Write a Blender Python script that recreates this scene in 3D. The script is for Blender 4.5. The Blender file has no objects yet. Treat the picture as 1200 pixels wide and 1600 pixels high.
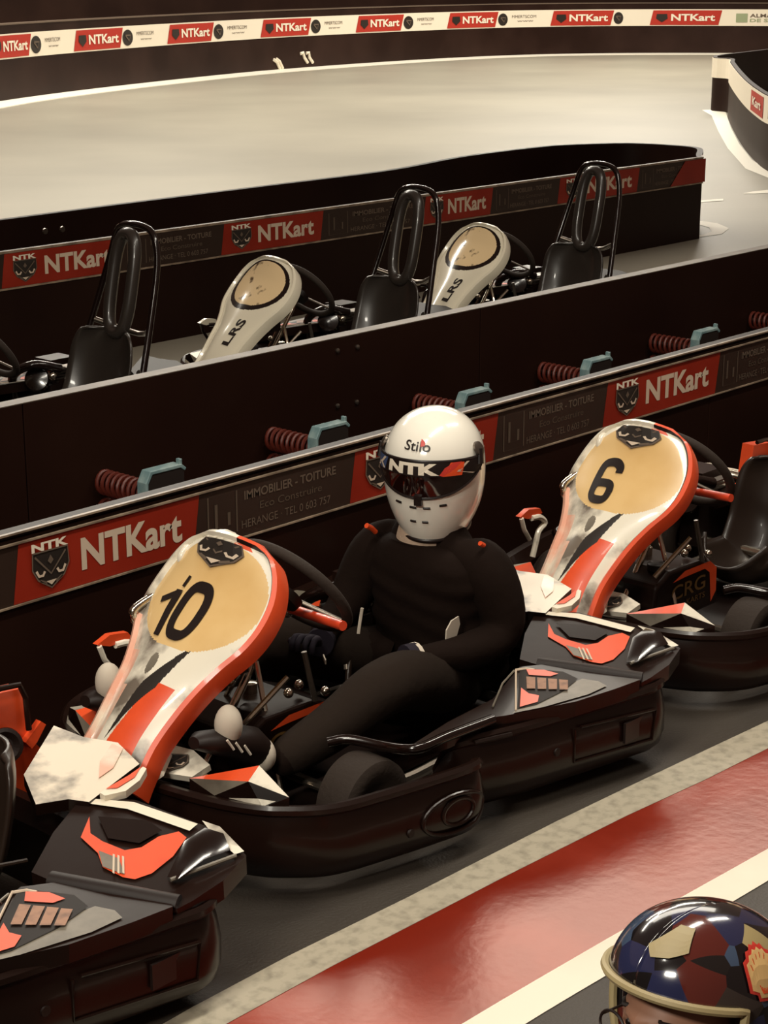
import bpy, bmesh, math, random
from mathutils import Vector, Matrix
random.seed(7)
PI = math.pi
SC = bpy.context.scene
COL = SC.collection

# ------------------------------------------------------------------ camera
FPX, H, VPX, HY = 2900.0, 2.2, 3350.0, -60.0
th = math.atan((800 - HY) / FPX)
psi = math.atan((VPX - 600) / (FPX / math.cos(th)))
hd = Vector((math.cos(psi), math.sin(psi), 0))
RV = Vector((math.sin(psi), -math.cos(psi), 0))
DV = Vector((hd.x * math.cos(th), hd.y * math.cos(th), -math.sin(th)))
UV = RV.cross(DV)
cam_d = bpy.data.cameras.new('camera')
cam = bpy.data.objects.new('camera', cam_d); COL.objects.link(cam)
cam_d.sensor_fit = 'VERTICAL'; cam_d.sensor_height = 36; cam_d.lens = FPX / 1600 * 36
M3 = Matrix((RV, UV, -DV)).transposed()
cam.matrix_world = Matrix.Translation((0, 0, H)) @ M3.to_4x4()
cam_d.clip_end = 300
SC.camera = cam

def ray(x, y):
    return DV + RV * ((x - 600) / FPX) - UV * ((y - 800) / FPX)
def Z(x, y, z=0.0):
    v = ray(x, y); t = (z - H) / v.z
    return Vector((v.x * t, v.y * t, z))
def AY(x, y, Y):
    v = ray(x, y); t = Y / v.y
    return Vector((v.x * t, Y, H + v.z * t))

# ------------------------------------------------------------------ world, lamps, exposure
w = bpy.data.worlds.new('hall_air'); SC.world = w; w.use_nodes = True
w.node_tree.nodes['Background'].inputs[0].default_value = (1.0, .62, .46, 1)
w.node_tree.nodes['Background'].inputs[1].default_value = .13
SC.view_settings.view_transform = 'Standard'
SC.view_settings.look = 'None'
SC.view_settings.exposure = 0.0
SC.view_settings.gamma = 1.0
SC.view_settings.use_curve_mapping = False
WARM = (1.0, .93, .80)
def area(name, loc, size, power, aim=None, col=WARM, spread=PI):
    l = bpy.data.lights.new(name, 'AREA'); l.shape = 'RECTANGLE'
    l.size, l.size_y = size; l.energy = power; l.color = col; l.spread = spread
    o = bpy.data.objects.new(name, l); COL.objects.link(o); o.location = loc
    d = (Vector(aim) - Vector(loc)) if aim else Vector((0, 0, -1))
    o.rotation_euler = d.to_track_quat('-Z', 'Y').to_euler()
    return o
# tube lamps hung over the pit lane and over the far track
for i in range(3):
    area('pit_tube_lamp', (0.5 + i * 3.2, 2.6, 4.8), (2.4, .25), 95)
area('front_flood_lamp', (-2.0, 1.2, 4.2), (1.2, .5), 165, aim=(4.0, 3.2, .4))
for i in range(4):
    area('track_tube_lamp', (9 + i * 8, 15 + i * 2.0, 7.0), (6.0, .5), 620)
for i in range(2):
    area('far_track_lamp', (20 + i * 14, 25, 8.0), (8.0, .6), 950)

# large lit roof panel above the track, mirrored by the glossy lane paint
area('roof_light_panel', (13.6, 12.0, 8.3), (11, 2.7), 430, aim=(3.2, 2.5, 0))

# ------------------------------------------------------------------ materials
def lin(c):
    c = c / 255.0
    return c / 12.92 if c <= .04045 else ((c + .055) / 1.055) ** 2.4
def rgb(r, g, b): return (lin(r), lin(g), lin(b), 1)
MATS = {}
def mat(name, col, rough=.5, metal=0.0, coat=0.0, spec=.5, noise=None, bump=0.0, bscale=60, emit=0):
    """noise = (scale, colour2, lo, hi): blotches of a second colour"""
    m = bpy.data.materials.new(name); m.use_nodes = True
    nt = m.node_tree; b = nt.nodes['Principled BSDF']
    b.inputs['Base Color'].default_value = col
    b.inputs['Roughness'].default_value = rough
    b.inputs['Metallic'].default_value = metal
    b.inputs['Coat Weight'].default_value = coat
    b.inputs['Coat Roughness'].default_value = .06
    b.inputs['Specular IOR Level'].default_value = spec
    tc = nt.nodes.new('ShaderNodeTexCoord')
    if noise:
        sc, c2, lo, hi = noise
        n = nt.nodes.new('ShaderNodeTexNoise'); n.inputs['Scale'].default_value = sc
        n.inputs['Detail'].default_value = 5
        nt.links.new(tc.outputs['Object'], n.inputs['Vector'])
        r = nt.nodes.new('ShaderNodeValToRGB')
        r.color_ramp.elements[0].position = lo; r.color_ramp.elements[0].color = col
        r.color_ramp.elements[1].position = hi; r.color_ramp.elements[1].color = c2
        nt.links.new(n.outputs[0], r.inputs[0]); nt.links.new(r.outputs[0], b.inputs['Base Color'])
    if bump:
        n = nt.nodes.new('ShaderNodeTexNoise'); n.inputs['Scale'].default_value = bscale
        n.inputs['Detail'].default_value = 6
        nt.links.new(tc.outputs['Object'], n.inputs['Vector'])
        bp = nt.nodes.new('ShaderNodeBump'); bp.inputs['Strength'].default_value = bump
        bp.inputs['Distance'].default_value = .01
        nt.links.new(n.outputs[0], bp.inputs['Height']); nt.links.new(bp.outputs[0], b.inputs['Normal'])
    MATS[name] = m
    return m
mat('board', (.012, .0042, .0026, 1), .42, spec=.12, noise=(1.2, (.017, .0065, .004, 1), .4, .7))
mat('board_edge', rgb(150, 132, 112), .4, noise=(9, rgb(105, 90, 76), .4, .62))
mat('board_edge2', (.10, .075, .055, 1), .5, noise=(9, (.16, .13, .10, 1), .4, .62))
mat('farboard', (.016, .0062, .004, 1), .5, spec=.15, noise=(.8, (.030, .014, .010, 1), .4, .7))
mat('wallback', (.022, .010, .007, 1), .8, spec=.1, noise=(.7, (.034, .016, .011, 1), .4, .7))
mat('ad_dark', (.030, .017, .012, 1), .4, spec=.3)
mat('ad_red', (.24, .016, .006, 1), .42, spec=.3, noise=(3, (.30, .024, .010, 1), .4, .7))
mat('ad_white', (.62, .50, .38, 1), .5, spec=.2)
mat('ad_grey', (.13, .095, .07, 1), .5, spec=.2)
mat('ad_ghost', (.10, .072, .052, 1), .5, spec=.2)
mat('ad_bright', (.80, .72, .58, 1), .5, spec=.2)
mat('far_red', (.42, .035, .022, 1), .5, spec=.2)
mat('far_green', (.30, .34, .20, 1), .5, spec=.2)
mat('concrete', (.34, .315, .25, 1), .42, spec=.5, noise=(.35, (.27, .25, .20, 1), .35, .7))
mat('pit_floor', (.042, .034, .027, 1), .5, noise=(1.6, (.060, .049, .038, 1), .35, .7), bump=.25, bscale=120)
mat('paint_grey', (.46, .41, .31, 1), .55, noise=(28, (.27, .24, .18, 1), .45, .75))
mat('paint_white', (.90, .83, .68, 1), .5, noise=(3, (.80, .72, .58, 1), .4, .8))
mat('paint_line', (.88, .84, .72, 1), .5)
mat('black', (.0115, .0046, .0030, 1), .28, spec=.28, coat=.10, bump=.03, bscale=15)
mat('black_soft', (.0105, .0045, .0030, 1), .5, spec=.3)
mat('gloss_black', (.008, .0035, .0025, 1), .16, spec=.5, coat=.3)
mat('panel_gfx', (.72, .62, .48, 1), .3, coat=.15, noise=(5.5, (.16, .14, .115, 1), .50, .60))
mat('matt_black', (.009, .0045, .003, 1), .5, spec=.2)
mat('rubber', (.030, .021, .016, 1), .75, spec=.25, bump=.2, bscale=90)
mat('orange', (.80, .085, .020, 1), .36, coat=.12, noise=(9, (.62, .060, .016, 1), .5, .8))
mat('orange_bar', (.70, .060, .018, 1), .4, coat=.2)
mat('white_gfx', (.86, .80, .66, 1), .25, coat=.5, noise=(7, (.17, .14, .11, 1), .52, .68))
mat('grey_gfx', (.20, .175, .135, 1), .38, coat=.08, noise=(9, (.10, .085, .065, 1), .45, .7))
mat('pink_gfx', (.80, .42, .30, 1), .25, coat=.5, noise=(8, (.80, .70, .56, 1), .45, .62))
mat('plate_yellow', (.78, .53, .235, 1), .28, coat=.5, noise=(6, (.70, .44, .17, 1), .45, .75))
mat('dark_print', (.010, .005, .004, 1), .4)
mat('crest_dark', (.022, .017, .014, 1), .4)
mat('chrome', (.62, .56, .46, 1), .18, metal=1)
mat('steel', (.20, .17, .14, 1), .32, metal=.9)
mat('gold_print', (.16, .085, .025, 1), .4)
mat('copper_print', (.33, .17, .10, 1), .55, noise=(30, (.17, .09, .06, 1), .45, .7))
mat('seat_grp', (.021, .0125, .0085, 1), .34, spec=.4, coat=.1)
mat('seat_grey', (.030, .0235, .019, 1), .30, spec=.55, coat=.25)
mat('suit', (.0105, .0055, .0038, 1), .9, spec=.1, bump=.5, bscale=16)
mat('trousers', (.021, .0145, .011, 1), .95, spec=.08, bump=.4, bscale=18)
mat('glove', (.018, .014, .022, 1), .8, spec=.2)
mat('cloth_white', (.62, .55, .45, 1), .8, spec=.1)
mat('balaclava', (.46, .34, .25, 1), .9, spec=.05, bump=.3, bscale=90)
mat('helmet_white', (.92, .88, .77, 1), .18, coat=.7)
mat('visor', (.010, .0022, .0015, 1), .06, spec=.7, coat=.8)
mat('print_blue', (.05, .075, .16, 1), .3)
mat('red_print', (.60, .045, .03, 1), .4)
mat('spring_red', (.085, .012, .006, 1), .45, metal=.0, spec=.4)
mat('spring_block', (.018, .012, .010, 1), .5)
mat('blue_steel', (.145, .235, .245, 1), .42, spec=.5, noise=(20, (.27, .36, .35, 1), .45, .7))
mat('cream_fair', (.80, .74, .58, 1), .2, coat=.7)
mat('gold_gfx', (.80, .60, .34, 1), .14, coat=.7, noise=(11, (.10, .06, .03, 1), .60, .66))
mat('skin', (.30, .15, .095, 1), .5, spec=.35)
mat('trim_cream', (.34, .27, .135, 1), .5)
mat('hair', (.012, .006, .004, 1), .7)
mat('glass', (.03, .02, .016, 1), .08, spec=.8)
mat('lens', (.05, .04, .035, 1), .1, coat=.6)

mat('paint_red', (.21, .018, .008, 1), .20, spec=1.0, noise=(2.2, (.34, .045, .025, 1), .42, .72), bump=.06, bscale=30)
MATS['paint_red'].node_tree.nodes['Principled BSDF'].inputs['Specular Tint'].default_value = (1, .58, .45, 1)
# helmet with patchwork of colours
def patch_mat():
    m = mat('patchwork', (.02, .02, .03, 1), .14, coat=.8)
    nt = m.node_tree; b = nt.nodes['Principled BSDF']; tc = nt.nodes.new('ShaderNodeTexCoord')
    v = nt.nodes.new('ShaderNodeTexVoronoi'); v.inputs['Scale'].default_value = 19
    nt.links.new(tc.outputs['Object'], v.inputs['Vector'])
    s = nt.nodes.new('ShaderNodeSeparateColor'); nt.links.new(v.outputs['Color'], s.inputs[0])
    r = nt.nodes.new('ShaderNodeValToRGB'); r.color_ramp.interpolation = 'CONSTANT'
    cr = r.color_ramp
    cols = [(0, (.006, .005, .006, 1)), (.30, (.020, .022, .06, 1)), (.46, (.085, .014, .010, 1)), (.60, (.045, .07, .12, 1)), (.70, (.010, .008, .008, 1)), (.82, (.035, .026, .022, 1)), (.93, (.38, .30, .14, 1))]
    cr.elements[0].position = 0; cr.elements[0].color = cols[0][1]
    cr.elements[1].position = cols[1][0]; cr.elements[1].color = cols[1][1]
    for p, c in cols[2:]:
        e = cr.elements.new(p); e.color = c
    nt.links.new(s.outputs[0], r.inputs[0]); nt.links.new(r.outputs[0], b.inputs['Base Color'])
patch_mat()

# ------------------------------------------------------------------ mesh helpers
class MB:
    def __init__(s): s.v = []; s.f = []; s.m = []; s.names = []
    def mi(s, name):
        if name not in s.names: s.names.append(name)
        return s.names.index(name)
    def add(s, vs, fs, m):
        o = len(s.v); s.v += [Vector(v) for v in vs]
        k = None if callable(m) else s.mi(m)
        for i, f in enumerate(fs):
            s.f.append([o + j for j in f]); s.m.append(k if k is not None else s.mi(m(i)))
        return s
    def box(s, c, d, m, R=None):
        c = Vector(c); vs = []
        for x in (-.5, .5):
            for y in (-.5, .5):
                for z in (-.5, .5):
                    q = Vector((x * d[0], y * d[1], z * d[2]))
                    vs.append(c + (R @ q if R else q))
        return s.add(vs, [(0, 1, 3, 2), (4, 6, 7, 5), (0, 4, 5, 1), (2, 3, 7, 6), (0, 2, 6, 4), (1, 5, 7, 3)], m)
    def loft(s, rings, m, closed=True, caps=True, loop=False):
        n = len(rings[0]); vs = [p for r in rings for p in r]; fs = []
        k = len(rings); K = k if loop else k - 1
        for i in range(K):
            for j in range(n if closed else n - 1):
                a = i * n + j; b = i * n + (j + 1) % n; i2 = ((i + 1) % k) * n
                fs.append((a, b, i2 + (j + 1) % n, i2 + j))
        if caps and closed and not loop:
            fs.append(tuple(range(n))[::-1]); fs.append(tuple((k - 1) * n + j for j in range(n)))
        return s.add(vs, fs, m)
    def tube(s, pts, r, m, n=10, loop=False, smooth=0, sq=1.0):
        pts = [Vector(p) for p in pts]
        if smooth: pts = crom(pts, smooth, loop)
        rings = []; k = len(pts); prev = None
        for i, p in enumerate(pts):
            a = pts[(i - 1) % k] if (loop or i > 0) else p; b = pts[(i + 1) % k] if (loop or i < k - 1) else p
            t = (b - a).normalized()
            if prev is None:
                up = Vector((0, 0, 1)) if abs(t.z) < .9 else Vector((1, 0, 0))
                x = t.cross(up).normalized()
            else:
                x = (prev - t * prev.dot(t)).normalized()
            prev = x; y = t.cross(x)
            rr = r[i] if isinstance(r, (list, tuple)) and len(r) == k else (r if not isinstance(r, (list, tuple)) else r[0] + (r[-1] - r[0]) * i / (k - 1))
            rings.append([p + (x * math.cos(2 * PI * j / n) + y * math.sin(2 * PI * j / n) * sq) * rr for j in range(n)])
        return s.loft(rings, m, True, True, loop)
    def lathe(s, c, axis, prof, m, n=32):
        """prof = (distance along axis, radius)"""
        c = Vector(c); ax = Vector(axis).normalized()
        up = Vector((0, 0, 1)) if abs(ax.z) < .9 else Vector((1, 0, 0))
        x = ax.cross(up).normalized(); y = ax.cross(x)
        rings = [[c + ax * a + (x * math.cos(2 * PI * j / n) + y * math.sin(2 * PI * j / n)) * r for j in range(n)] for a, r in prof]
        return s.loft(rings, m)
    def grid(s, fn, nu, nv, mf):
        vs = [fn(i / nu, j / nv) for i in range(nu + 1) for j in range(nv + 1)]
        fs = []; ms = []
        for i in range(nu):
            for j in range(nv):
                a = i * (nv + 1) + j
                fs.append((a, a + 1, a + nv + 2, a + nv + 1)); ms.append(mf((i + .5) / nu, (j + .5) / nv) if callable(mf) else mf)
        o = len(s.v); s.v += [Vector(v) for v in vs]
        for f, mm in zip(fs, ms): 
            if mm is None: continue
            s.f.append([o + q for q in f]); s.m.append(s.mi(mm))
        return s
    def ball(s, c, r, m, n=20, R=None):
        c = Vector(c); r = Vector((r, r, r)) if not hasattr(r, '__len__') else Vector(r)
        def fn(u, v):
            a = PI * u; b = 2 * PI * v
            q = Vector((r.x * math.sin(a) * math.cos(b), r.y * math.sin(a) * math.sin(b), r.z * math.cos(a)))
            return c + (R @ q if R else q)
        return s.grid(fn, n, n * 2, m)
    def slab(s, pts, t, m, n=None, side=None):
        """polygon with thickness t behind it (along -n)"""
        pts = [Vector(p) for p in pts]
        if n is None:
            n = Vector((0, 0, 0))
            for i in range(len(pts)):
                a, b = pts[i], pts[(i + 1) % len(pts)]
                n += Vector(((a.y - b.y) * (a.z + b.z), (a.z - b.z) * (a.x + b.x), (a.x - b.x) * (a.y + b.y)))
            n.normalize()
            if n.dot(Vector((0, 0, H)) - pts[0]) < 0: n = -n; pts = pts[::-1]
        k = len(pts)
        s.add(pts, [tuple(range(k))], m)
        low = [p - n * t for p in pts]
        s.add(pts + low, [(i, i + k, (i + 1) % k + k, (i + 1) % k) for i in range(k)] + [tuple(range(2 * k - 1, k - 1, -1))], side or m)
        return s
    def poly2(s, fn, pts, m, sub=0):
        if sub:
            vs, fs = sub_poly(pts, sub); return s.add([fn(*p) for p in vs], fs, m)
        return s.add([fn(*p) for p in pts], [tuple(range(len(pts)))], m)
    def stroke2(s, fn, pts, wd, m):
        P = [Vector(p) for p in pts]; vs = []
        for i, p in enumerate(P):
            a = P[max(i - 1, 0)]; b = P[min(i + 1, len(P) - 1)]; t = (b - a).normalized(); q = Vector((-t.y, t.x)) * wd / 2
            vs += [fn(*(p + q)), fn(*(p - q))]
        return s.add(vs, [(2 * i, 2 * i + 1, 2 * i + 3, 2 * i + 2) for i in range(len(P) - 1)], m)
    def text(s, fn, txt, x0, y0, wd, ht, m, bold=.03, sub=0, shear=0.0):
        vs, fs, asp = text_geo(txt, bold, sub)
        return s.add([fn(x0 + v[0] * wd + shear * v[1] * ht, y0 + v[1] * ht) for v in vs], fs, m)
    def build(s, name, parent=None, org=None, smooth=True, ang=.7, bevel=0, solid=0):
        me = bpy.data.meshes.new(name)
        o_ = Vector(org) if org is not None else Vector((0, 0, 0))
        me.from_pydata([tuple(v - o_) for v in s.v], [], s.f)
        for n_ in s.names: me.materials.append(MATS[n_])
        me.polygons.foreach_set('material_index', s.m)
        if smooth:
            me.polygons.foreach_set('use_smooth', [True] * len(me.polygons)); me.set_sharp_from_angle(angle=ang)
        me.update()
        ob = bpy.data.objects.new(name, me); COL.objects.link(ob)
        if parent: ob.parent = parent
        if solid:
            md = ob.modifiers.new('t', 'SOLIDIFY'); md.thickness = solid; md.offset = -1
        if bevel:
            md = ob.modifiers.new('b', 'BEVEL'); md.width = bevel; md.segments = 3; md.limit_method = 'ANGLE'; md.angle_limit = .7
        return ob

_sp = {}
def sub_poly(pts, cuts=4):
    key = (tuple(pts), cuts)
    if key in _sp: return _sp[key]
    bm = bmesh.new(); bm.faces.new([bm.verts.new((p[0], p[1], 0)) for p in pts])
    bmesh.ops.triangulate(bm, faces=bm.faces); bmesh.ops.subdivide_edges(bm, edges=bm.edges, cuts=cuts, use_grid_fill=True)
    bm.verts.index_update(); out = ([(v.co.x, v.co.y) for v in bm.verts], [tuple(v.index for v in f.verts) for f in bm.faces]); bm.free()
    _sp[key] = out; return out

def crom(P, k, loop=False):
    out = []; n = len(P)
    for i in range(n if loop else n - 1):
        p0 = P[(i - 1) % n] if (loop or i > 0) else P[i] * 2 - P[i + 1]
        p1 = P[i]; p2 = P[(i + 1) % n]
        p3 = P[(i + 2) % n] if (loop or i + 2 < n) else P[i + 1] * 2 - P[i]
        for j in range(k):
            t = j / k
            out.append(.5 * ((2 * p1) + (p2 - p0) * t + (2 * p0 - 5 * p1 + 4 * p2 - p3) * t * t + (3 * p1 - p0 - 3 * p2 + p3) * t ** 3))
    if not loop: out.append(P[-1].copy())
    return out

_tx = {}
def text_geo(txt, bold=.03, sub=0):
    key = (txt, bold, sub)
    if key in _tx: return _tx[key]
    cu = bpy.data.curves.new('t', 'FONT'); cu.body = txt; cu.offset = bold; cu.resolution_u = 4; cu.fill_mode = 'FRONT'
    ob = bpy.data.objects.new('t', cu); COL.objects.link(ob)
    me = bpy.data.meshes.new_from_object(ob)
    if sub:
        bm = bmesh.new(); bm.from_mesh(me); bmesh.ops.triangulate(bm, faces=bm.faces)
        bmesh.ops.subdivide_edges(bm, edges=bm.edges, cuts=sub, use_grid_fill=True); bm.to_mesh(me); bm.free()
    vs = [v.co.copy() for v in me.vertices]; fs = [tuple(p.vertices) for p in me.polygons]
    bpy.data.objects.remove(ob); bpy.data.curves.remove(cu); bpy.data.meshes.remove(me)
    xs = [v.x for v in vs]; ys = [v.y for v in vs]
    x0, x1, y0, y1 = min(xs), max(xs), min(ys), max(ys)
    r = ([((v.x - x0) / (x1 - x0), (v.y - y0) / (y1 - y0)) for v in vs], fs, (x1 - x0) / (y1 - y0))
    _tx[key] = r
    return r

def tag(o, label=None, cat=None, group=None, kind=None):
    if label: o['label'] = label
    if cat: o['category'] = cat
    if group: o['group'] = group
    if kind: o['kind'] = kind
    return o
def empty(name, loc, label, cat, group=None):
    o = bpy.data.objects.new(name, None); COL.objects.link(o); o.location = loc; o.empty_display_size = .1
    return tag(o, label, cat, group)
def copy_tree(o, parent=None):
    c = o.copy(); COL.objects.link(c); c.parent = parent
    for ch in list(o.children): copy_tree(ch, c)
    return c

# crest: small shield with an angry mask; fn maps the unit square
def crest(mb, fn, sub=False):
    sh = [(.02, .80), (.98, .80), (1.0, .45), (.86, .22), (.5, .0), (.14, .22), (0, .45)]
    mb.poly2(fn, sh, 'crest_dark', 4 if sub else 0)
    f2 = lambda x, y: fn(x, y, 1)
    mb.stroke2(f2, sh + [sh[0]], .035, 'ad_grey')
    mb.text(f2, 'NTK', .0, .82, 1.0, .18, 'ad_bright', .04)
    mb.stroke2(f2, [(.08, .72), (.5, .30), (.92, .72)], .045, 'ad_grey')
    for sx in (-1, 1):
        mb.stroke2(f2, [(.5 + sx * .40, .42), (.5 + sx * .33, .30), (.5 + sx * .22, .30), (.5 + sx * .17, .38)], .06, 'ad_white')
        mb.stroke2(f2, [(.5 + sx * .12, .12), (.5 + sx * .30, .20)], .05, 'ad_grey')
    mb.poly2(f2, [(.42, .58), (.5, .70), (.58, .58), (.5, .50)], 'ad_grey')
    mb.poly2(f2, [(.36, .16), (.64, .16), (.5, .06)], 'ad_white')

# ------------------------------------------------------------------ floor with its paint
fl = MB()
def strip(px, m, z):
    fl.add([Z(x, y, 0) + Vector((0, 0, z)) for x, y in px], [tuple(range(len(px)))], m)
def band(top, bot, m, z):
    n = len(top)
    vs = [Z(x, y, 0) + Vector((0, 0, z)) for x, y in top] + [Z(x, y, 0) + Vector((0, 0, z)) for x, y in bot]
    fl.add(vs, [(i, i + 1, n + i + 1, n + i) for i in range(n - 1)], m)
# pit side (dark) and track side (pale concrete) meet under the double barrier
fl.add([(-6, -3, 0), (60, -3, 0), (60, 6.2, 0), (-6, 6.2, 0)], [(0, 1, 2, 3)], 'pit_floor')
fl.add([(-6, 6.2, 0), (60, 6.2, 0), (90, 60, 0), (-6, 60, 0)], [(0, 1, 2, 3)], 'concrete')
w1t = [(1500, 985), (1300, 1078), (1200, 1127), (1100, 1174), (980, 1231), (870, 1284), (750, 1345), (635, 1404), (450, 1495), (300, 1575), (100, 1690)]
w1b = [(1500, 1020), (1300, 1120), (1200, 1170), (1100, 1220), (980, 1275), (870, 1330), (790, 1370), (690, 1422), (520, 1510), (350, 1603), (160, 1710)]
band(w1t, w1b, 'paint_grey', .002)
w2t = [(1500, 1160), (1300, 1272), (1200, 1327), (1159, 1350), (1050, 1411), (950, 1467), (850, 1525), (780, 1566), (720, 1602), (560, 1700), (400, 1800)]
band(w1b, w2t, 'paint_red', .001)
w2b = [(1500, 1210), (1300, 1322), (1200, 1377), (1180, 1389), (1080, 1448), (990, 1500), (900, 1553), (850, 1583), (800, 1614), (640, 1712), (480, 1815)]
band(w2t, w2b, 'paint_white', .002)
# paint of the far track
band([(1200, 297), (1180, 299), (1162, 302)], [(1200, 302), (1180, 303), (1162, 303)], 'paint_line', .003)
band([(1130, 311), (1113, 312), (1060, 316)], [(1130, 314), (1113, 315), (1060, 320)], 'paint_line', .003)
band([(1097, 172), (1112, 181), (1122, 205), (1137, 232), (1165, 264), (1200, 278), (1260, 300)], [(1136, 171), (1134, 176), (1142, 200), (1155, 225), (1175, 250), (1200, 266), (1260, 286)], 'paint_line', .003)
band([(1090, 345), (1120, 349), (1139, 357), (1128, 366), (1060, 376), (1000, 386), (940, 400), (880, 412)], [(1090, 351), (1108, 356), (1112, 362), (1100, 367), (1050, 373), (1000, 381), (940, 394), (880, 407)], 'paint_line', .003)
FL = fl.build('floor', smooth=False)
tag(FL, 'hall floor with dark pit lane, red painted lane, white lines and pale track', kind='structure')

# ------------------------------------------------------------------ far wall and its advert strip
fpx = [(-250, 206), (-100, 178), (0, 160), (100, 146), (200, 134), (300, 123), (400, 113), (500, 105), (600, 98), (700, 92), (800, 87.5), (900, 85), (1000, 84), (1130, 84), (1300, 85), (1450, 86)]
fpx = [(p.x, p.y) for p in crom([Vector((x, y, 0)) for x, y in fpx], 6)]
fpt = [Z(x, y, 0) for x, y in fpx]
def farpt(px, z, off=0.0):
    for i in range(len(fpx) - 1):
        if px <= fpx[i + 1][0] or i == len(fpx) - 2:
            t = (px - fpx[i][0]) / (fpx[i + 1][0] - fpx[i][0])
            a, b = fpt[i], fpt[i + 1]; p = a.lerp(b, t); d = (b - a).normalized()
            n = Vector((d.y, -d.x, 0)); return Vector((p.x, p.y, z)) + n * off
def rowz(px, y):
    """height of photo row y on the far board at column px"""
    b = farpt(px, 0); v = ray(px, y)
    return H + v.z * (b.y / v.y)
ftop = [(0, 60), (100, 50), (200, 43), (300, 36), (400, 29), (500, 24), (600, 20), (700, 17), (800, 15), (900, 14), (1000, 13.5), (1200, 15)]
fbot = [(0, 97), (100, 87), (200, 77), (300, 68.5), (400, 61), (500, 53), (600, 47.5), (700, 44), (800, 42), (900, 41), (1000, 41), (1200, 42)]
zt = sum(rowz(x, y) for x, y in ftop) / len(ftop); zb = sum(rowz(x, y) for x, y in fbot) / len(fbot)
print('far strip z', zb, zt, [round(rowz(x, y), 2) for x, y in fbot], [round(rowz(x, y), 2) for x, y in ftop])
ZTOP = zt + .14
fb = MB()
N = 96
X0, X1 = -250, 1440
prof = [(0, 0), (.0, ZTOP), (-.25, ZTOP), (-.25, 0)]
fb.loft([[farpt(X0 + (X1 - X0) * i / N, z, o) for o, z in prof] for i in range(N + 1)], 'farboard')
fb.loft([[farpt(X0 + (X1 - X0) * i / N, z, o) for o, z in ((.01, ZTOP), (.01, ZTOP + .02), (-.26, ZTOP + .02), (-.26, ZTOP))] for i in range(N + 1)], 'ad_grey')
# glass reflections, painted as little white marks low on the boards
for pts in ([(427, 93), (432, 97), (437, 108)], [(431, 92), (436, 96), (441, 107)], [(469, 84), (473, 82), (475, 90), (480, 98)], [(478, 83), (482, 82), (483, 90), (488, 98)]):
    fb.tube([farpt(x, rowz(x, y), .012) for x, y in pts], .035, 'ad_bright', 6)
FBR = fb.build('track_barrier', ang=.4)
tag(FBR, 'long curved black barrier at the far side of the track, white advert strip above', 'barrier')
def fbann():
    st = MB()
    st.loft([[farpt(X0 + (X1 - X0) * i / N, z, o) for o, z in ((.012, zb), (.012, zt), (.0, zt), (.0, zb))] for i in range(N + 1)], 'ad_bright')
    def q(x0, x1, z0, z1, m, sh=0, off=.02, k=4):
        vs = []
        for j in range(k + 1):
            x = x0 + (x1 - x0) * j / k
            vs += [farpt(x, z0, off), farpt(x + sh, z1, off)]
        st.add(vs, [(2 * j, 2 * j + 2, 2 * j + 3, 2 * j + 1) for j in range(k)], m)
    dz = zt - zb
    reds = [(-88, -26), (-12, 47), (117, 189), (262, 330), (407, 481), (555, 625), (697, 772), (858, 952), (1013, 1120), (1290, 1400)]
    for a, b in reds:
        q(a, b, zb + .06 * dz, zt - .06 * dz, 'far_red', 5)
        W = b - a
        f = lambda x, y, a=a, W=W: farpt(a + W * x + 3, zb + dz * y, .03)
        st.text(f, 'NTKart', .28, .30, .64, .42, 'ad_bright', .03)
        st.poly2(f, [(.07, .72), (.22, .72), (.23, .45), (.145, .22), (.06, .45)], 'crest_dark')
    for a, b in zip(reds[:-2], reds[1:-1]):
        x0 = a[1] + 12; W = b[0] - a[1] - 22
        R_ = 8 if a[1] < 300 else 7.5
        f = lambda x, y, x0=x0, R_=R_: farpt(x0 + R_ * x, zb + dz * (.48 + .36 * y), .02)
        st.poly2(f, [(math.cos(t * PI / 12) , math.sin(t * PI / 12)) for t in range(24)], 'crest_dark')
        f2 = lambda x, y, x0=x0, R_=R_: farpt(x0 + R_ * x, zb + dz * (.48 + .36 * y), .03)
        st.stroke2(f2, [(-.5, .3), (.5, .3), (.2, -.4), (-.5, .3)], .2, 'ad_grey')
        if W > 40:
            f = lambda x, y, x0=x0, W=W: farpt(x0 + 14 + (W - 22) * x, zb + dz * y, .02)
            st.text(f, 'MMERTSCOM', 0, .55, .9, .17, 'ad_grey', .0)
            st.text(f, 'www', .2, .33, .6, .07, 'ad_grey', .0)
    f = lambda x, y: farpt(1147 + 60 * x, zb + dz * y, .02)
    st.poly2(f, [(0, .22), (.3, .22), (.3, .75), (0, .75)], 'far_green')
    st.text(f, 'ALMAPPE', .36, .52, .9, .22, 'ad_grey', .02)
    st.text(f, 'DE SAVE', .36, .24, .9, .2, 'far_green', .02)
    o = st.build('advert_strip', FBR, smooth=False)
    tag(o, 'white advert strip with red NTKart panels')
fbann()
wl = MB()   # white floor line along its foot
wl.loft([[farpt(X0 + (X1 - X0) * i / N, z, o) for o, z in ((.0, .0), (.0, .02), (.55, .012), (.55, .0))] for i in range(N + 1)], 'paint_line')
tag(wl.build('trim_1', smooth=False), 'white line along the foot of the far barrier', kind='structure')
bw = MB(); bw.grid(lambda u, v: farpt(-250 + 1690 * u, 0, -4) + Vector((0, 0, 7 * v)), 40, 2, 'wallback')
for z in (2.35, 3.1):
    bw.loft([[farpt(X0 + (X1 - X0) * i / 40, z + a, -3.95 + b) for b, a in ((0, 0), (.05, 0), (.05, .05), (0, .05))] for i in range(41)], 'farboard')
wp = farpt(-250, 0, -4)
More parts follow.
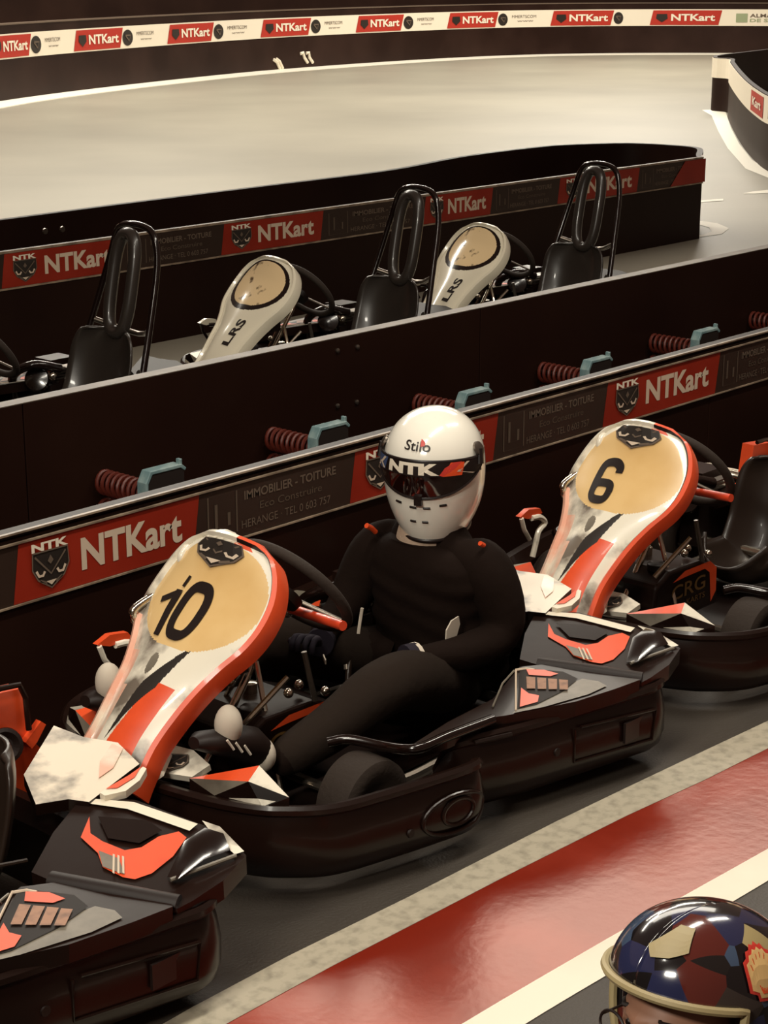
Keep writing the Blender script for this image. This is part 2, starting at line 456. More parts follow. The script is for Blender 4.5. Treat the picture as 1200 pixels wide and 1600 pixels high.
wl2 = MB(); wl2.box(((wp.x - 8) / 2, wp.y, 3.5), (wp.x + 8, .2, 7), 'wallback'); wl2.box((-8, wp.y / 2 - 2, 3.5), (.2, wp.y + 4, 7), 'wallback')
tag(wl2.build('wall_left', smooth=False), 'dark brown left wall of the hall', kind='structure')
tag(bw.build('wall_far', smooth=False), 'dark brown rear wall of the hall', kind='structure')

# ------------------------------------------------------------------ curved island barrier at the right edge
ISL = [Z(x, y, 0) for x, y in ((1136, 176), (1137, 184), (1146, 204), (1160, 228), (1178, 250), (1200, 268), (1260, 296))]
ISL = [Vector((p.x, p.y, 0)) for p in ISL]
def island():
    root = empty('track_barrier', ISL[3], 'curved black barrier at the right edge with white advert strip and white floor line', 'barrier')
    back = [ISL[0] + Vector((1.5, .9, 0)), ISL[0] + Vector((6, 1.5, 0)), ISL[0] + Vector((14, 0.5, 0))]
    P = crom(back[::-1] + [ISL[0] + Vector((.25, .45, 0))] + ISL, 5)
    def off(i, o, z):
        a = P[max(i - 1, 0)]; b = P[min(i + 1, len(P) - 1)]; d = (b - a).normalized(); n = Vector((-d.y, d.x, 0))
        return P[i] + n * -o + Vector((0, 0, z))
    mb = MB(); mb.loft([[off(i, o, z) for o, z in ((0, 0), (0, .80), (-.06, .80), (-.06, 0))] for i in range(len(P))], 'farboard')
    mb.build('panel', root, ISL[3], ang=.5)
    mb = MB(); k0 = 14; zb_, zt_ = .50, .79
    mb.loft([[off(i, o, z) for o, z in ((.004, zb_), (.012, zb_), (.012, zt_), (.004, zt_))] for i in range(k0, len(P))], 'ad_bright')
    n = len(P)
    def f(x, y, l=0):
        t = k0 + x * (n - 1 - k0); i = min(int(t), n - 2); q = t - i
        return off(i, .018 + .006 * l, 0).lerp(off(i + 1, .018 + .006 * l, 0), q) + Vector((0, 0, zb_ + (zt_ - zb_) * y))
    for a, b in ((.67, .81),):
        mb.poly2(f, [(a, .1), (b, .1), (b, .9), (a, .9)], 'far_red')
        mb.text(lambda x, y: f(x, y, 1), 'Kart', a + .02, .35, (b - a) * .7, .35, 'ad_bright', .03)
    mb.poly2(f, [(.85, .2), (.90, .2), (.90, .8), (.85, .8)], 'crest_dark')
    tag(mb.build('advert_strip', root, ISL[3], smooth=False), 'white advert strip with red panels')
island()

# ------------------------------------------------------------------ straight barriers
def px_on(Yp):
    return lambda x, y: AY(x, y, Yp)
def ad_strip(Yp, z0, z1, reds, xend, root, org, faces, big):
    """red and dark advert panels on the plane Y = Yp; reds = list of (X left, X right)"""
    mb = MB(); h = z1 - z0; sl = h * .16
    F = lambda l: (lambda x, y, *a: Vector((x, Yp - .004 - .0015 * (l + (a[0] if a else 0)), z0 + h * y)))
    mb.box(((reds[0][0] - 1.2 + xend) / 2, Yp - .002, (z0 + z1) / 2), (xend - reds[0][0] + 1.2, .004, h), 'ad_dark')
    for a, b in reds:
        b = min(b, xend - sl)
        mb.poly2(F(.6), [(a, 0), (b, 0), (b + sl, 1), (a + sl, 1)], 'ad_red')
        W = b - a
        cf = lambda x, y, l=0, a=a, W=W: Vector((a + W * (.10 + .19 * x), Yp - .007 - .002 * l, z0 + h * (.12 + .80 * y)))
        crest(mb, cf)
        if W > .75 * (reds[1][1] - reds[1][0]): mb.text(F(1.5), 'NTKart', a + W * .36, .24, W * .57, .56, 'ad_white', .032)
    for (a, b), (c, d) in zip([(None, reds[0][0])] + reds, reds + [(None, None)]):
        if a is None or c is None: 
            if a is None: continue
            c = b + (reds[1][0] - reds[0][1])
        if c > xend: continue
        x0, W = b + sl, c - b - sl
        mb.stroke2(F(1), [(x0 + W * .05, .12), (x0 + W * .23, .12), (x0 + W * .23, .88), (x0 + W * .05, .88), (x0 + W * .05, .12)], .006, 'ad_ghost')
        mb.stroke2(F(1), [(x0 + W * .10, .72), (x0 + W * .10, .28), (x0 + W * .18, .28), (x0 + W * .18, .52)], .012, 'ad_ghost')
        mb.text(F(1), 'IMMOBILIER - TOITURE', x0 + W * .28, .66, W * .62, .17, 'ad_grey', .02)
        mb.text(F(1), 'Eco Construire', x0 + W * .38, .42, W * .42, .14, 'ad_ghost', .0)
        mb.text(F(1), 'HERANGE · TEL 0 603 757', x0 + W * .26, .14, W * .60, .15, 'ad_grey', .0)
    tag(mb.build('advert_strip', root, org, smooth=False), 'red NTKart panels between dark printed ones')

YF = 4.04
zF1 = AY(600, 692, YF).z; zF0 = AY(600, 770, YF).z
ZT = zF1 + .014
def front_barrier():
    org = Vector((5, YF, 0))
    root = empty('track_barrier', org, 'black barrier directly behind the karts, with red NTKart panels along its top', 'barrier')
    mb = MB()
    for i in range(7):      # boards butt together
        xa = .9 + i * 1.85
        mb.box((xa + .92, YF + .03, ZT / 2), (1.846, .06, ZT), 'board')
    mb.build('panel', root, org, smooth=False, bevel=.004)
    ex = [AY(x, y, YF).x for x, y in ((20, 945), (302, 870), (545, 785), (768, 745), (940, 660), (1115, 618))]
    reds = [(ex[0], ex[1]), (ex[2], ex[3]), (ex[4], ex[5])]
    P_ = reds[2][0] - reds[1][0]
    reds = [(ex[0] - (ex[2] - ex[0]), ex[1] - (ex[2] - ex[0]))] + reds + [(reds[2][0] + P_ * k, reds[2][1] + P_ * k) for k in (1, 2)]
    ad_strip(YF, zF0, zF1, reds, 12.5, root, org, 1, True)
    mb = MB()
    for z, t in ((zF0 - .004, .005), (zF1 + .002, .005), (ZT + .018, .006)):
        mb.box((6.7, YF - .004, z), (12, .012, t), 'board_edge')
    mb.box((6.7, YF + .03, ZT + .009), (12, .05, .012), 'board')
    tag(mb.build('edge_rail', root, org, smooth=False), 'pale edge rails')
front_barrier()

YW = 4.74
def black_wall():
    org = Vector((6, YW, 0)); zt_ = sum(AY(x, y, YW).z for x, y in ((0, 636), (600, 512), (1200, 390))) / 3
    root = empty('track_barrier', org, 'plain black barrier with thin pale top edge, between pit lane and parked hoop karts', 'barrier')
    mb = MB()
    for i in range(6):
        xa = 1.2 + i * 2.3
        mb.box((xa + 1.15, YW + .03, zt_ / 2), (2.296, .06, zt_), 'board')
    mb.build('panel', root, org, smooth=False, bevel=.004)
    mb = MB(); mb.box((8.1, YW + .03, zt_ + .001), (13.8, .062, .003), 'board_edge2')
    tag(mb.build('edge_rail', root, org, smooth=False), 'pale top edge')
    mb = MB()
    for x, y in ((527, 634), (557, 628), (527, 548), (558, 542)):
        mb = MB(); p = AY(x, y, YW); mb.lathe(p, (0, -1, 0), [(0, .009), (.006, .009), (.009, .004)], 'steel', 10)
        mb.build('bolt', root, org)
    return zt_
ZW = black_wall()

def back_barrier():
    base = Z(1108, 370, 0); YB = base.y; org = Vector((9, YB, 0))
    fn = lambda x, y: AY(x, y, YB)
    zt_ = (AY(600, 318, YB).z + AY(1111, 240, YB).z) / 2 ; z1 = zt_ - .012; z0 = (AY(600, 357, YB).z + AY(1100, 286, YB).z) / 2
    print('back barrier', YB, zt_, z0, base)
    root = empty('track_barrier', org, 'black double barrier with rounded end behind the hoop karts, red NTKart panels near its top', 'barrier')
    back = [Z(x, y, zt_) for x, y in ((1095, 231), (1050, 226), (980, 223), (900, 225), (840, 229), (720, 244), (600, 266), (400, 291), (200, 316), (0, 342), (-200, 368))]
    front = [Vector((base.x - 14, YB, 0)), Vector((base.x - 8, YB, 0)), Vector((base.x - 2, YB, 0)), Vector((base.x - .15, YB, 0)), Vector((base.x + .02, YB + .12, 0))]
    P = [Vector((p.x, p.y, 0)) for p in front + back]
    P = P[:3] + crom(P[3:], 5)
    mb = MB()
    def off(i, o, z):
        a = P[max(i - 1, 0)]; b = P[min(i + 1, len(P) - 1)]; d = (b - a).normalized(); n = Vector((-d.y, d.x, 0))
        return P[i] + n * o + Vector((0, 0, z))
    mb.loft([[off(i, o, z) for o, z in ((0, 0), (0, zt_), (.05, zt_), (.05, 0))] for i in range(len(P))], 'board')
    mb.build('panel', root, org, ang=.5)
    mb = MB()
    mb.loft([[off(i, o, z) for o, z in ((-.006, zt_ - .01), (-.006, zt_ + .004), (.01, zt_ + .004), (.01, zt_ - .01))] for i in range(0, 8)], 'board_edge')
    mb.box((base.x - 7.1, YB - .005, z0 - .006), (13.9, .012, .01), 'board_edge')
    for x, y in ((70, 351), (97, 348)):
        mb.lathe(AY(x, y + 10, YB + .9), (0, -1, 0), [(0, .02), (.01, .018)], 'steel', 8)
    tag(mb.build('edge_rail', root, org, smooth=False), 'pale edge rails')
    ex = [fn(x, y).x for x, y in ((2, 452), (185, 422), (345, 398), (500, 374), (660, 352), (765, 333), (870, 318), (965, 303))]
    P_ = (ex[6] - ex[0]) / 3
    reds = [(ex[0] + P_ * (k - 1) , ex[0] + P_ * (k - 1) + (ex[3] - ex[2])) for k in range(0, 5)]
    reds = [(ex[0] - P_, ex[1] - P_), (ex[0], ex[1]), (ex[2], ex[3]), (ex[4], ex[5]), (ex[6], ex[7] + .25)]
    ad_strip(YB, z0, z1, reds, base.x - .12, root, org, 1, False)
    mb = MB(); xr = base.x - .12
    x1 = fn(1095, 270).x
    mb.add([Vector((x1 - .45, YB - .009, z0)), Vector((xr, YB - .009, z0)), Vector((xr, YB - .009, z1)), Vector((x1 - .25, YB - .009, z1))], [(0, 1, 2, 3)], 'ad_red')
    mb.build('red_panel', root, org, smooth=False)
back_barrier()

# ------------------------------------------------------------------ spring buffers between the barriers
def spring_buffer():
    root = empty('spring_buffer', (0, 0, 0), '', 'spring buffer', 'red spring buffers between the two black barriers')
    Y0, Y1 = -.24, -.004      # plate side .. wall side, origin on the wall
    for k, z in enumerate((0, -.10)):
        mb = MB(); pts = []
        for i in range(9 * 16 + 1):
            t = i / 16; a = 2 * PI * t
            pts.append((.038 * math.cos(a), Y1 - (Y1 - Y0) * t / 9, z + .038 * math.sin(a)))
        mb.tube(pts, .0075, 'spring_red', 7)
        mb.build('coil_spring', root)
        mb = MB(); mb.tube([(0, Y0 - .02, z), (0, Y1, z)], .013, 'black_soft', 10); mb.build('guide_rod', root)
    # bent blue plate wrapped over a dark block
    mb = MB()
    o = [(-.060, -.16), (-.052, .055), (-.030, .092), (.105, .092), (.125, .075)]
    i_ = [(-.047, -.16), (-.040, .050), (-.022, .079), (.100, .079), (.118, .066)]
    ring = o + i_[::-1]
    mb.loft([[(x, y, z) for x, z in ring] for y in (Y0 - .045, Y0)], 'blue_steel')
    mb.box((.105, Y0 - .03, .098), (.012, .02, .02), 'blue_steel')
    tag(mb.build('bent_plate', root, smooth=False, bevel=.003), 'blue painted bent plate')
    mb = MB(); mb.loft([[(x, y, z) for x, z in i_ + [(.118, -.16)]] for y in (Y0 - .042, Y0 - .005)], 'spring_block')
    mb.lathe((.06, Y0 - .042, .0), (0, -1, 0), [(0, .010), (.008, .010), (.01, .006)], 'steel', 10)
    mb.build('rubber_block', root, smooth=False, bevel=.004)
    return root
SB = spring_buffer()
spx = [((147, 742), 'spring buffer above the red panel at the left of the near barrier'),
       ((412, 675), 'spring buffer seen above the dark printed panel left of the white helmet'),
       ((642, 622), 'spring buffer seen directly above the white helmet'),
       ((838, 572), 'spring buffer right of the one above the white helmet, third from the left row end inward'),
       ((1012, 527), 'spring buffer above the right-hand NTKart panel'),
       ((1168, 492), 'dim spring buffer cut off by the right edge of the photo')]
spx[3] = (spx[3][0], 'spring buffer above the dark printed panel right of the white helmet')
for i, ((x, y), lb) in enumerate(spx):
    o = SB if i == 0 else copy_tree(SB)
    p = AY(x, y, YW); p.z -= .03
    p.x += .035; o.location = p; o['label'] = 'red ' + lb

# ------------------------------------------------------------------ kart (drawn around the place of kart 10)
YC = 3.37
KO = Vector((3.3, YC, 0))
def mir(p): return Vector((p[0], YC + (YC - p[1]) * .94, p[2]))
def sweep(mb, path, prof, m, k=6, taper=None):
    P = crom([Vector(p) for p in path], k); R = []
    for i, p in enumerate(P):
        a = P[max(i - 1, 0)]; b = P[min(i + 1, len(P) - 1)]; d = (b - a); d.z = 0; d.normalize(); n = Vector((d.y, -d.x, 0))
        g = taper(i / (len(P) - 1)) if taper else 1.0
        zc = .14
        R.append([Vector((p.x, p.y, p.z)) + n * (o * g) + Vector((0, 0, zc + (z - zc) * g)) for o, z in prof])
    mb.loft(R, m); return P
gp = [(-.045, .215), (-.030, .238), (-.010, .244), (-.001, .236), (.000, .224), (-.010, .214), (-.004, .195), (.004, .15), (.004, .10), (-.006, .065), (-.025, .045), (-.06, .045), (-.06, .20)]
FGN = [(3.44, 2.80, 0), (3.42, 2.765, 0), (3.365, 2.75, 0), (3.22, 2.775, 0), (3.085, 2.805, 0), (2.985, 2.832, 0), (2.92, 2.867, 0), (2.865, 2.92, 0), (2.82, 2.98, 0), (2.776, 3.09, 0), (2.745, 3.24, 0), (2.732, 3.37, 0)]
RGN = [(3.38, 2.90, 0), (3.44, 2.855, 0), (3.63, 2.795, 0), (3.81, 2.757, 0), (4.04, 2.712, 0), (4.13, 2.70, 0), (4.19, 2.735, 0), (4.212, 2.82, 0), (4.22, 3.0, 0), (4.225, 3.37, 0)]
def plane3(a, b, c_):
    A, B, C = Z(*a), Z(*b), Z(*c_); n = (B - A).cross(C - A).normalized()
    if n.z < 0: n = -n
    return A, n
def onp(pl, x, y, lift=0.0):
    A, n = pl; v = ray(x, y); O = Vector((0, 0, H)); t = (A - O).dot(n) / v.dot(n)
    return O + v * t + n * lift
FS = [(2.660, .250, .112), (2.692, .288, .104), (2.742, .347, .100), (2.807, .412, .111), (2.864, .462, .125), (2.917, .511, .151), (2.967, .557, .184), (3.017, .603, .196), (3.066, .655, .190), (3.100, .704, .168), (3.120, .738, .138), (3.128, .752, .112)]
def fair_pt(s, t, lift=0.0):
    q = max(0, min(.99999, s)) * (len(FS) - 1); i = int(q); f = q - i
    def cr(k):
        p = [FS[max(0, min(len(FS) - 1, j))][k] for j in (i - 1, i, i + 1, i + 2)]
        return .5 * (2 * p[1] + (p[2] - p[0]) * f + (2 * p[0] - 5 * p[1] + 4 * p[2] - p[3]) * f * f + (3 * p[1] - p[0] - 3 * p[2] + p[3]) * f ** 3)
    wdt = cr(2); n = Vector((-.73, 0, .68))
    return Vector((cr(0), YC + t * wdt, cr(1))) + n * (.035 * (1 - t * t) + lift)
# t = -1 is the near side (+ right in the photo)
def plate_in(s, t):
    return ((s - .70) / .235) ** 2.2 + (abs(t) / .985) ** 3.2 < 1 if s > .70 else (abs(s - .70) / .24) ** 2.2 + (abs(t) / .985) ** 3 < 1
def mf_orange(u, v):
    s = u; t = 2 * v - 1
    if plate_in(s, t): return 'plate_yellow'
    if s > .93 and -.7 < t < -.25: return 'orange'
    if s < .50:
        d = (t - .12) + (s - .2) * 2.0
        if s > .14 and s < .50 and abs(d) < .20 * (1 - abs(s - .32) / .18): return 'crest_dark'
        if .03 < s < .34 and -.72 < t and d < -.12: return 'orange'
        if t > .52 and s < .30: return 'pink_gfx'
        if t > .70 and s < .42: return 'pink_gfx'
        if .30 < s < .48 and -.1 < t < .5 and d > .2: return 'grey_gfx' if (s - .39) ** 2 / .006 + (t - .15) ** 2 / .05 < .25 else 'white_gfx'
    return 'white_gfx'
def mf_cream(u, v):
    s = u; t = 2 * v - 1
    if ((s - .72) / .20) ** 2 + (abs(t) / .80) ** 2.6 < 1: return 'gold_gfx'
    if ((s - .72) / .24) ** 2 + (abs(t) / .93) ** 2.6 < 1: return 'gloss_black'
    return 'cream_fair'
def number_on(parent, org, txt, x0, x1, y0=.485, y1=.715):
    """digits printed on the yellow plate; x runs along t (left in the photo = +t), y along s"""
    mb = MB(); TX, SY_ = .19, .62
    y0 *= SY_; y1 *= SY_; Wd = .025
    def f(x, y): return fair_pt(y / SY_, -(x / TX), .004)
    for ch, a, b in zip(txt, x0, x1):
        a *= TX; b *= TX; W = b - a; mid = (a + b) / 2
        def loop(c0, c1, n=40):
            my, hy, hw = (c0 + c1) / 2, (c1 - c0) / 2 - Wd / 2, W / 2 - Wd / 2; P = []
            for i in range(n + 1):
                an = 2 * PI * i / n; cx, cy = math.cos(an), math.sin(an)
                P.append((mid + math.copysign(abs(cx) ** .6, cx) * hw, my + math.copysign(abs(cy) ** .75, cy) * hy))
            return P
        if ch == '0':
            mb.stroke2(f, loop(y0, y1), Wd, 'dark_print')
        elif ch == '6':
            h = y1 - y0
            mb.stroke2(f, loop(y0, y0 + h * .56), Wd, 'dark_print')
            P = crom([Vector(p) for p in ((a + Wd / 2, y0 + h * .25), (a + Wd / 2, y0 + h * .78), (a + W * .28, y1 - Wd * .6), (mid + W * .1, y1 - Wd * .5), (b - Wd * .6, y1 - Wd * 1.0), (b - Wd / 2, y1 - h * .28))], 5)
            mb.stroke2(f, [tuple(p) for p in P], Wd, 'dark_print')
        elif ch == '4':
            mb.stroke2(f, [(b - Wd, y0), (b - Wd, y1)], Wd, 'dark_print'); mb.stroke2(f, [(b - Wd, y1), (a, y0 + .05), (b, y0 + .05)], Wd * .7, 'dark_print')
        else:
            xs = b - Wd / 2; h = y1 - y0
            mb.stroke2(f, [(xs, y0), (xs, y0 + h * .45), (xs, y1 - .030)], Wd, 'dark_print')
            mb.stroke2(f, [(a + .004, y1 - .060), (xs - Wd * .3, y1 - .040)], .016, 'dark_print')
            mb.stroke2(f, [(xs + .004, y1 - .022), (xs + .008, y1 + .004)], .011, 'dark_print')
    o = mb.build('race_number', parent, org, smooth=False)
    return o

SCN = Vector((3.34, YC, .585)); SN = Vector((.80, 0, .60)); SU = Vector((-.60, 0, .80)); SY = Vector((0, 1, 0))
def kart(theme, label, group, number=None, hoop=False):
    org = KO
    root = empty('go_kart', KO, label, 'go-kart', group)
    B = lambda mb, name, **k: mb.build(name, root, org, **k)
    # frame and floor tray
    mb = MB()
    for s in (-1, 1):
        y = YC + s * .24
        mb.tube([(2.85, y * .0 + YC + s * .12, .075), (3.0, y, .07), (3.5, YC + s * .30, .07), (3.9, YC + s * .26, .08), (4.15, YC + s * .26, .11)], .015, 'steel', 8, smooth=4)
    mb.tube([(3.2, YC - .34, .12), (3.2, YC + .34, .12)], .014, 'steel', 8)
    mb.tube([(3.95, YC - .48, .135), (3.95, YC + .48, .135)], .018, 'chrome', 10)
    mb.tube([(2.9, YC - .2, .2), (2.85, YC, .2), (2.9, YC + .2, .2)], .012, 'steel', 8, smooth=3)
    mb.tube([(3.25, YC - .42, .12), (3.3, YC - .50, .13), (3.9, YC - .52, .13), (3.95, YC - .3, .1)], .013, 'steel', 8, smooth=3)
    B(mb, 'chassis_frame')
    mb = MB(); mb.box((3.3, YC, .055), (.95, .48, .008), 'black_soft'); B(mb, 'floor_tray', smooth=False, bevel=.003)
    # guards
    tp = lambda t: math.sqrt(max(.12, 1 - (1 - min(1, min(t, 1 - t) * 17)) ** 2))
    mb = MB(); full = (FGN + [tuple(mir(p)) for p in FGN[-2::-1]])[::-1]
    sweep(mb, full, gp, 'black', taper=tp)
    # oval moulding near the tail of the guard
    def oval(cx, cz, rx, rz, mb=mb):
        pts = []
        for i in range(28):
            a = 2 * PI * i / 28; x = cx + rx * math.cos(a); zz = cz + rz * math.sin(a)
            yy = 2.75 + (3.365 - x) * .165 if x < 3.365 else 2.75 + (x - 3.365) * .25
            pts.append((x, yy - .006, zz))
        mb.tube(pts, .0055, 'black', 8, loop=True)
    oval(3.30, .13, .105, .052); oval(3.31, .132, .05, .035)
    mb.lathe((3.16, 2.785, .115), (0, -1, 0), [(0, .012), (.006, .011)], 'black_soft', 12)
    B(mb, 'front_guard')
    mb = MB(); full = RGN + [tuple(mir(p)) for p in RGN[-2::-1]]
    sweep(mb, full, [(o, z * 1.06 if z > .1 else z) for o, z in gp], 'black', taper=tp)
    rec = [(3.82, .215), (3.82, .10), (4.05, .085), (4.05, .20)]
    yy = lambda x: 2.757 - (x - 3.81) * .197
    mb.tube([(x, yy(x) - .006, z) for x, z in ((3.80, .20), (3.80, .105), (4.09, .095), (4.10, .185), (3.82, .203))], .004, 'black', 6)
    mb.box((4.02, yy(4.02) - .004, .145), (.09, .008, .06), 'dark_print')
    mb.lathe((3.74, 2.772, .15), (0, -1, 0), [(0, .013), (.008, .012), (.008, .007)], 'black_soft', 12)
    mb.tube([(3.47, 2.835, .245), (3.54, 2.81, .246), (3.58, 2.80, .244)], .006, 'black_soft', 6)
    B(mb, 'rear_guard')
    # side pods: slanted shell with sticker field
    plP = plane3((700, 1160, .285), (960, 1078, .285), (850, 1040, .30))
    f = lambda x, y, l=0: onp(plP, x, y, l)
    podo = [(640, 1166), (700, 1146), (750, 1124), (795, 1117), (900, 1096), (962, 1076), (1000, 1062), (985, 1050), (905, 1048), (850, 1038), (812, 1042), (770, 1092), (700, 1128)]
    mb = MB(); mb.slab([f(x, y) for x, y in podo], .045, 'black', n=plP[1])
    L = .003
    def dec(pts, m, l=L): mb.add([f(x, y, l) for x, y in pts], [tuple(range(len(pts)))], m)
    dec([(800, 1116), (812, 1106), (850, 1094), (893, 1068), (910, 1062), (935, 1066), (948, 1073), (920, 1086), (850, 1106)], 'grey_gfx')
    dec([(812, 1050), (830, 1047), (880, 1052), (903, 1063), (880, 1082), (838, 1103), (808, 1110)], 'matt_black', .005)
    dec([(814, 1078), (826, 1087), (842, 1090), (840, 1100), (812, 1108)], 'orange', .007)
    dec([(822, 1049), (850, 1050), (872, 1056), (860, 1060), (826, 1058)], 'orange', .007)
    for k in range(4):
        x = 822 + 17 * k; y = 1061 + 1.5 * k
        dec([(x, y), (x + 14, y + 1), (x + 14, y + 19 - k), (x + 1, y + 19 - k)], 'copper_print', .008)
    mb.tube([f(x, y, .004) for x, y in ((806, 1048), (806, 1112))], .003, 'ad_white', 6)
    mb.tube([f(x, y, .004) for x, y in ((806, 1049), (822, 1047), (835, 1049))], .004, 'ad_white', 6)
    mb.tube([f(x, y, .004) for x, y in ((770, 1106), (785, 1070), (803, 1050))], .003, 'grey_gfx', 6)
    o = B(mb, 'side_pod', smooth=False)
    mb2 = MB(); q = [mir(v) for v in mb.v]; mb2.v = q; mb2.f = [list(reversed(x)) for x in mb.f]; mb2.m = list(mb.m); mb2.names = list(mb.names)
    mb2.build('side_pod', root, org, smooth=False)
    # fender rails over the wheels
    for s in (-1, 1):
        mb = MB(); pp = [Z(512, 1160, .262), Z(545, 1155, .27), Z(600, 1166, .265), Z(650, 1170, .28), Z(700, 1150, .285), Z(770, 1124, .285)]
        if s > 0: pp = [mir(p) for p in pp]
        mb.tube(pp, [.012, .016, .016, .016, .014, .010] if 0 else .014, 'gloss_black', 10, smooth=5)
        B(mb, 'fender_rail')
    # front deflectors (orange / white wedges beside the feet)
    for s in (-1, 1):
        mb = MB(); m_ = (lambda p: p) if s < 0 else mir
        a, b, c, d, e = Z(296, 1216, .255), Z(405, 1196, .30), Z(452, 1246, .26), Z(410, 1262, .235), Z(335, 1243, .235)
        g = Z(388, 1221, .290)
        T = 'orange' if theme == 'orange' else 'gold_gfx'; W_ = 'white_gfx' if theme == 'orange' else 'cream_fair'
        mb.add([m_(x) for x in (a, b, g)], [(0, 1, 2) if s < 0 else (2, 1, 0)], T)
        mb.add([m_(x) for x in (b, c, g)], [(0, 1, 2)], W_)
        mb.add([m_(x) for x in (a, g, e)], [(0, 1, 2)], 'grey_gfx')
        mb.add([m_(x) for x in (g, c, d, e)], [(0, 1, 2, 3)], 'gloss_black')
        mb.add([m_(x + Vector((0, 0, .003))) for x in (e.lerp(d, .3), d, c.lerp(d, .5), g.lerp(d, .7))], [(0, 1, 2, 3)], W_)
        lo = [Vector((x.x, x.y, .10)) for x in (a, b, c, d, e)]
        mb.add([m_(x) for x in (a, b, c, d, e)] + [m_(x) for x in lo], [(i, (i + 1) % 5, (i + 1) % 5 + 5, i + 5) for i in range(5)], 'black')
        B(mb, 'front_deflector', smooth=False)
    # nose panel with crest
    mb = MB(); pn = plane3((190, 1180, .27), (310, 1195, .27), (225, 1150, .30)); fn_ = lambda x, y, l=0: onp(pn, x, y, l)
    npx = [(185, 1195), (240, 1205), (300, 1214), (328, 1195), (302, 1172), (255, 1160), (232, 1148), (200, 1145), (150, 1160), (140, 1175)]
    nm = [fn_(x, y) for x, y in npx]
    mb.slab(nm, .02, 'white_gfx' if theme == 'orange' else 'matt_black', n=pn[1])
    mb.slab([mir(p) for p in nm][::-1], .02, 'white_gfx' if theme == 'orange' else 'matt_black', n=Vector((pn[1].x, -pn[1].y, pn[1].z)))
    if theme == 'orange':
        O_ = fn_(238, 1206, .004); ux = fn_(292, 1208, .004) - O_; uy = fn_(243, 1174, .004) - O_
        crest(mb, lambda x, y, l=0: O_ + ux * x + uy * y + pn[1] * .002 * (1 + l))
    B(mb, 'nose_panel', smooth=False)
    # wheels
    for (x, y, r, wd) in ((3.20, 2.985, .125, .115), (3.20, 2 * YC - 2.985, .125, .115), (3.95, 2.93, .135, .17), (3.95, 2 * YC - 2.93, .135, .17)):
        mb = MB(); h = wd / 2
        mb.lathe((x, y, r), (0, 1, 0), [(-h * .8, r * .5), (-h, r * .62), (-h, r * .86), (-h * .86, r * .97), (-h * .5, r), (h * .5, r), (h * .86, r * .97), (h, r * .86), (h, r * .62), (h * .8, r * .5)], 'rubber', 40)
        wh = B(mb, 'wheel')
        mb = MB(); mb.lathe((x, y, r), (0, 1, 0), [(-h * .82, r * .1), (-h * .86, r * .3), (-h * .6, r * .5), (h * .6, r * .5), (h * .86, r * .3), (h * .82, r * .1)], 'steel', 24)
        mb.build('rim', wh, org)
    # fairing
    mb = MB(); mf = mf_orange if theme == 'orange' else mf_cream
    mb.grid(lambda u, v: fair_pt(u, 2 * v - 1), 180, 110, mf)
    FR = B(mb, 'front_fairing')
    mb = MB(); n = Vector((-.73, 0, .68)); edge = []
    for i in range(41): edge.append((i / 40, -1))
    for i in range(1, 12): edge.append((1, -1 + 2 * i / 12))
    for i in range(41): edge.append((1 - i / 40, 1))
    R = []
    for s, t in edge:
        p = fair_pt(s, t); out = Vector((0, t, 0)) if abs(t) == 1 else Vector((.6, 0, .6))
        R.append([p, p + out * .010 + n * .010, p + out * .022 + n * .003, p + out * .026 - n * .016, p + out * .020 - n * .055, p - n * .06, p - n * .01])
    n7 = 7
    if theme == 'orange':
        i0 = 41 * n7 - n7 * 3
        def fm(i):
            seg, j = divmod(i, n7)
            if seg < 44: return 'dark_print' if j == 0 and seg > 12 else ('orange' if j < 4 else 'orange_bar')
            return 'white_gfx' if seg < 70 else 'pink_gfx'
        mb.loft(R, fm, caps=False)
    else: mb.loft(R, 'cream_fair')
    mb.build('edge_flange', FR, org)
    if theme == 'orange':
        mb = MB()
        def cf(x, y, l=0): return fair_pt(.775 + .215 * y, -(-.60 + 1.16 * x) + .06, .004 + .0015 * l)
        # shield with a notch, light mask lines
        sh = [(.02, .86), (.98, .86), (.88, .40), (.5, .0), (.12, .40)]
        crest(mb, cf, True)
        o = mb.build('crest_sticker', FR, org, smooth=False); tag(o, 'dark shield sticker with NTK lettering')
    else:
        mb = MB(); ff = lambda x, y, l=0: fair_pt(.12 + .26 * y, -(-.45 + .9 * x) + .25, .004)
        mb.text(lambda x, y: fair_pt(.22 + .22 * x, -.62 + .45 * y, .004), 'LRS', 0, .1, .85, .8, 'dark_print', .03)
        mb.build('lettering', FR, org, smooth=False)
    if number:
        number_on(FR, org, *number)
    # steering wheel, column, hub
    mb = MB(); pts = []
    for i in range(48):
        a = 2 * PI * i / 48; fl_ = 1.0 if math.sin(a) > -.75 else .95
        pts.append(SCN + (SY * math.cos(a) * .178 + SU * math.sin(a) * .172 * fl_))
    mb.tube(pts, .0155, 'rubber', 12, loop=True)
    SW = B(mb, 'steering_wheel')
    mb = MB()
    for a in (PI / 2, PI * 1.22, PI * 1.78):
        mb.tube([SCN - SN * .03, SCN + (SY * math.cos(a) + SU * math.sin(a)) * .17], .010, 'steel', 8, sq=.5)
    mb.lathe(SCN - SN * .05, SN, [(0, .02), (.0, .045), (.025, .05), (.03, .02)], 'black_soft', 20)
    mb.build('spokes', SW, org)
    mb = MB(); mb.tube([SCN - SN * .04, (2.98, YC, .14)], .011, 'chrome', 10)
    mb.tube([(3.18, YC - .02, .42), (3.12, YC - .17, .10)], .008, 'chrome', 8); mb.tube([(3.18, YC + .02, .42), (3.12, YC + .17, .10)], .008, 'chrome', 8)
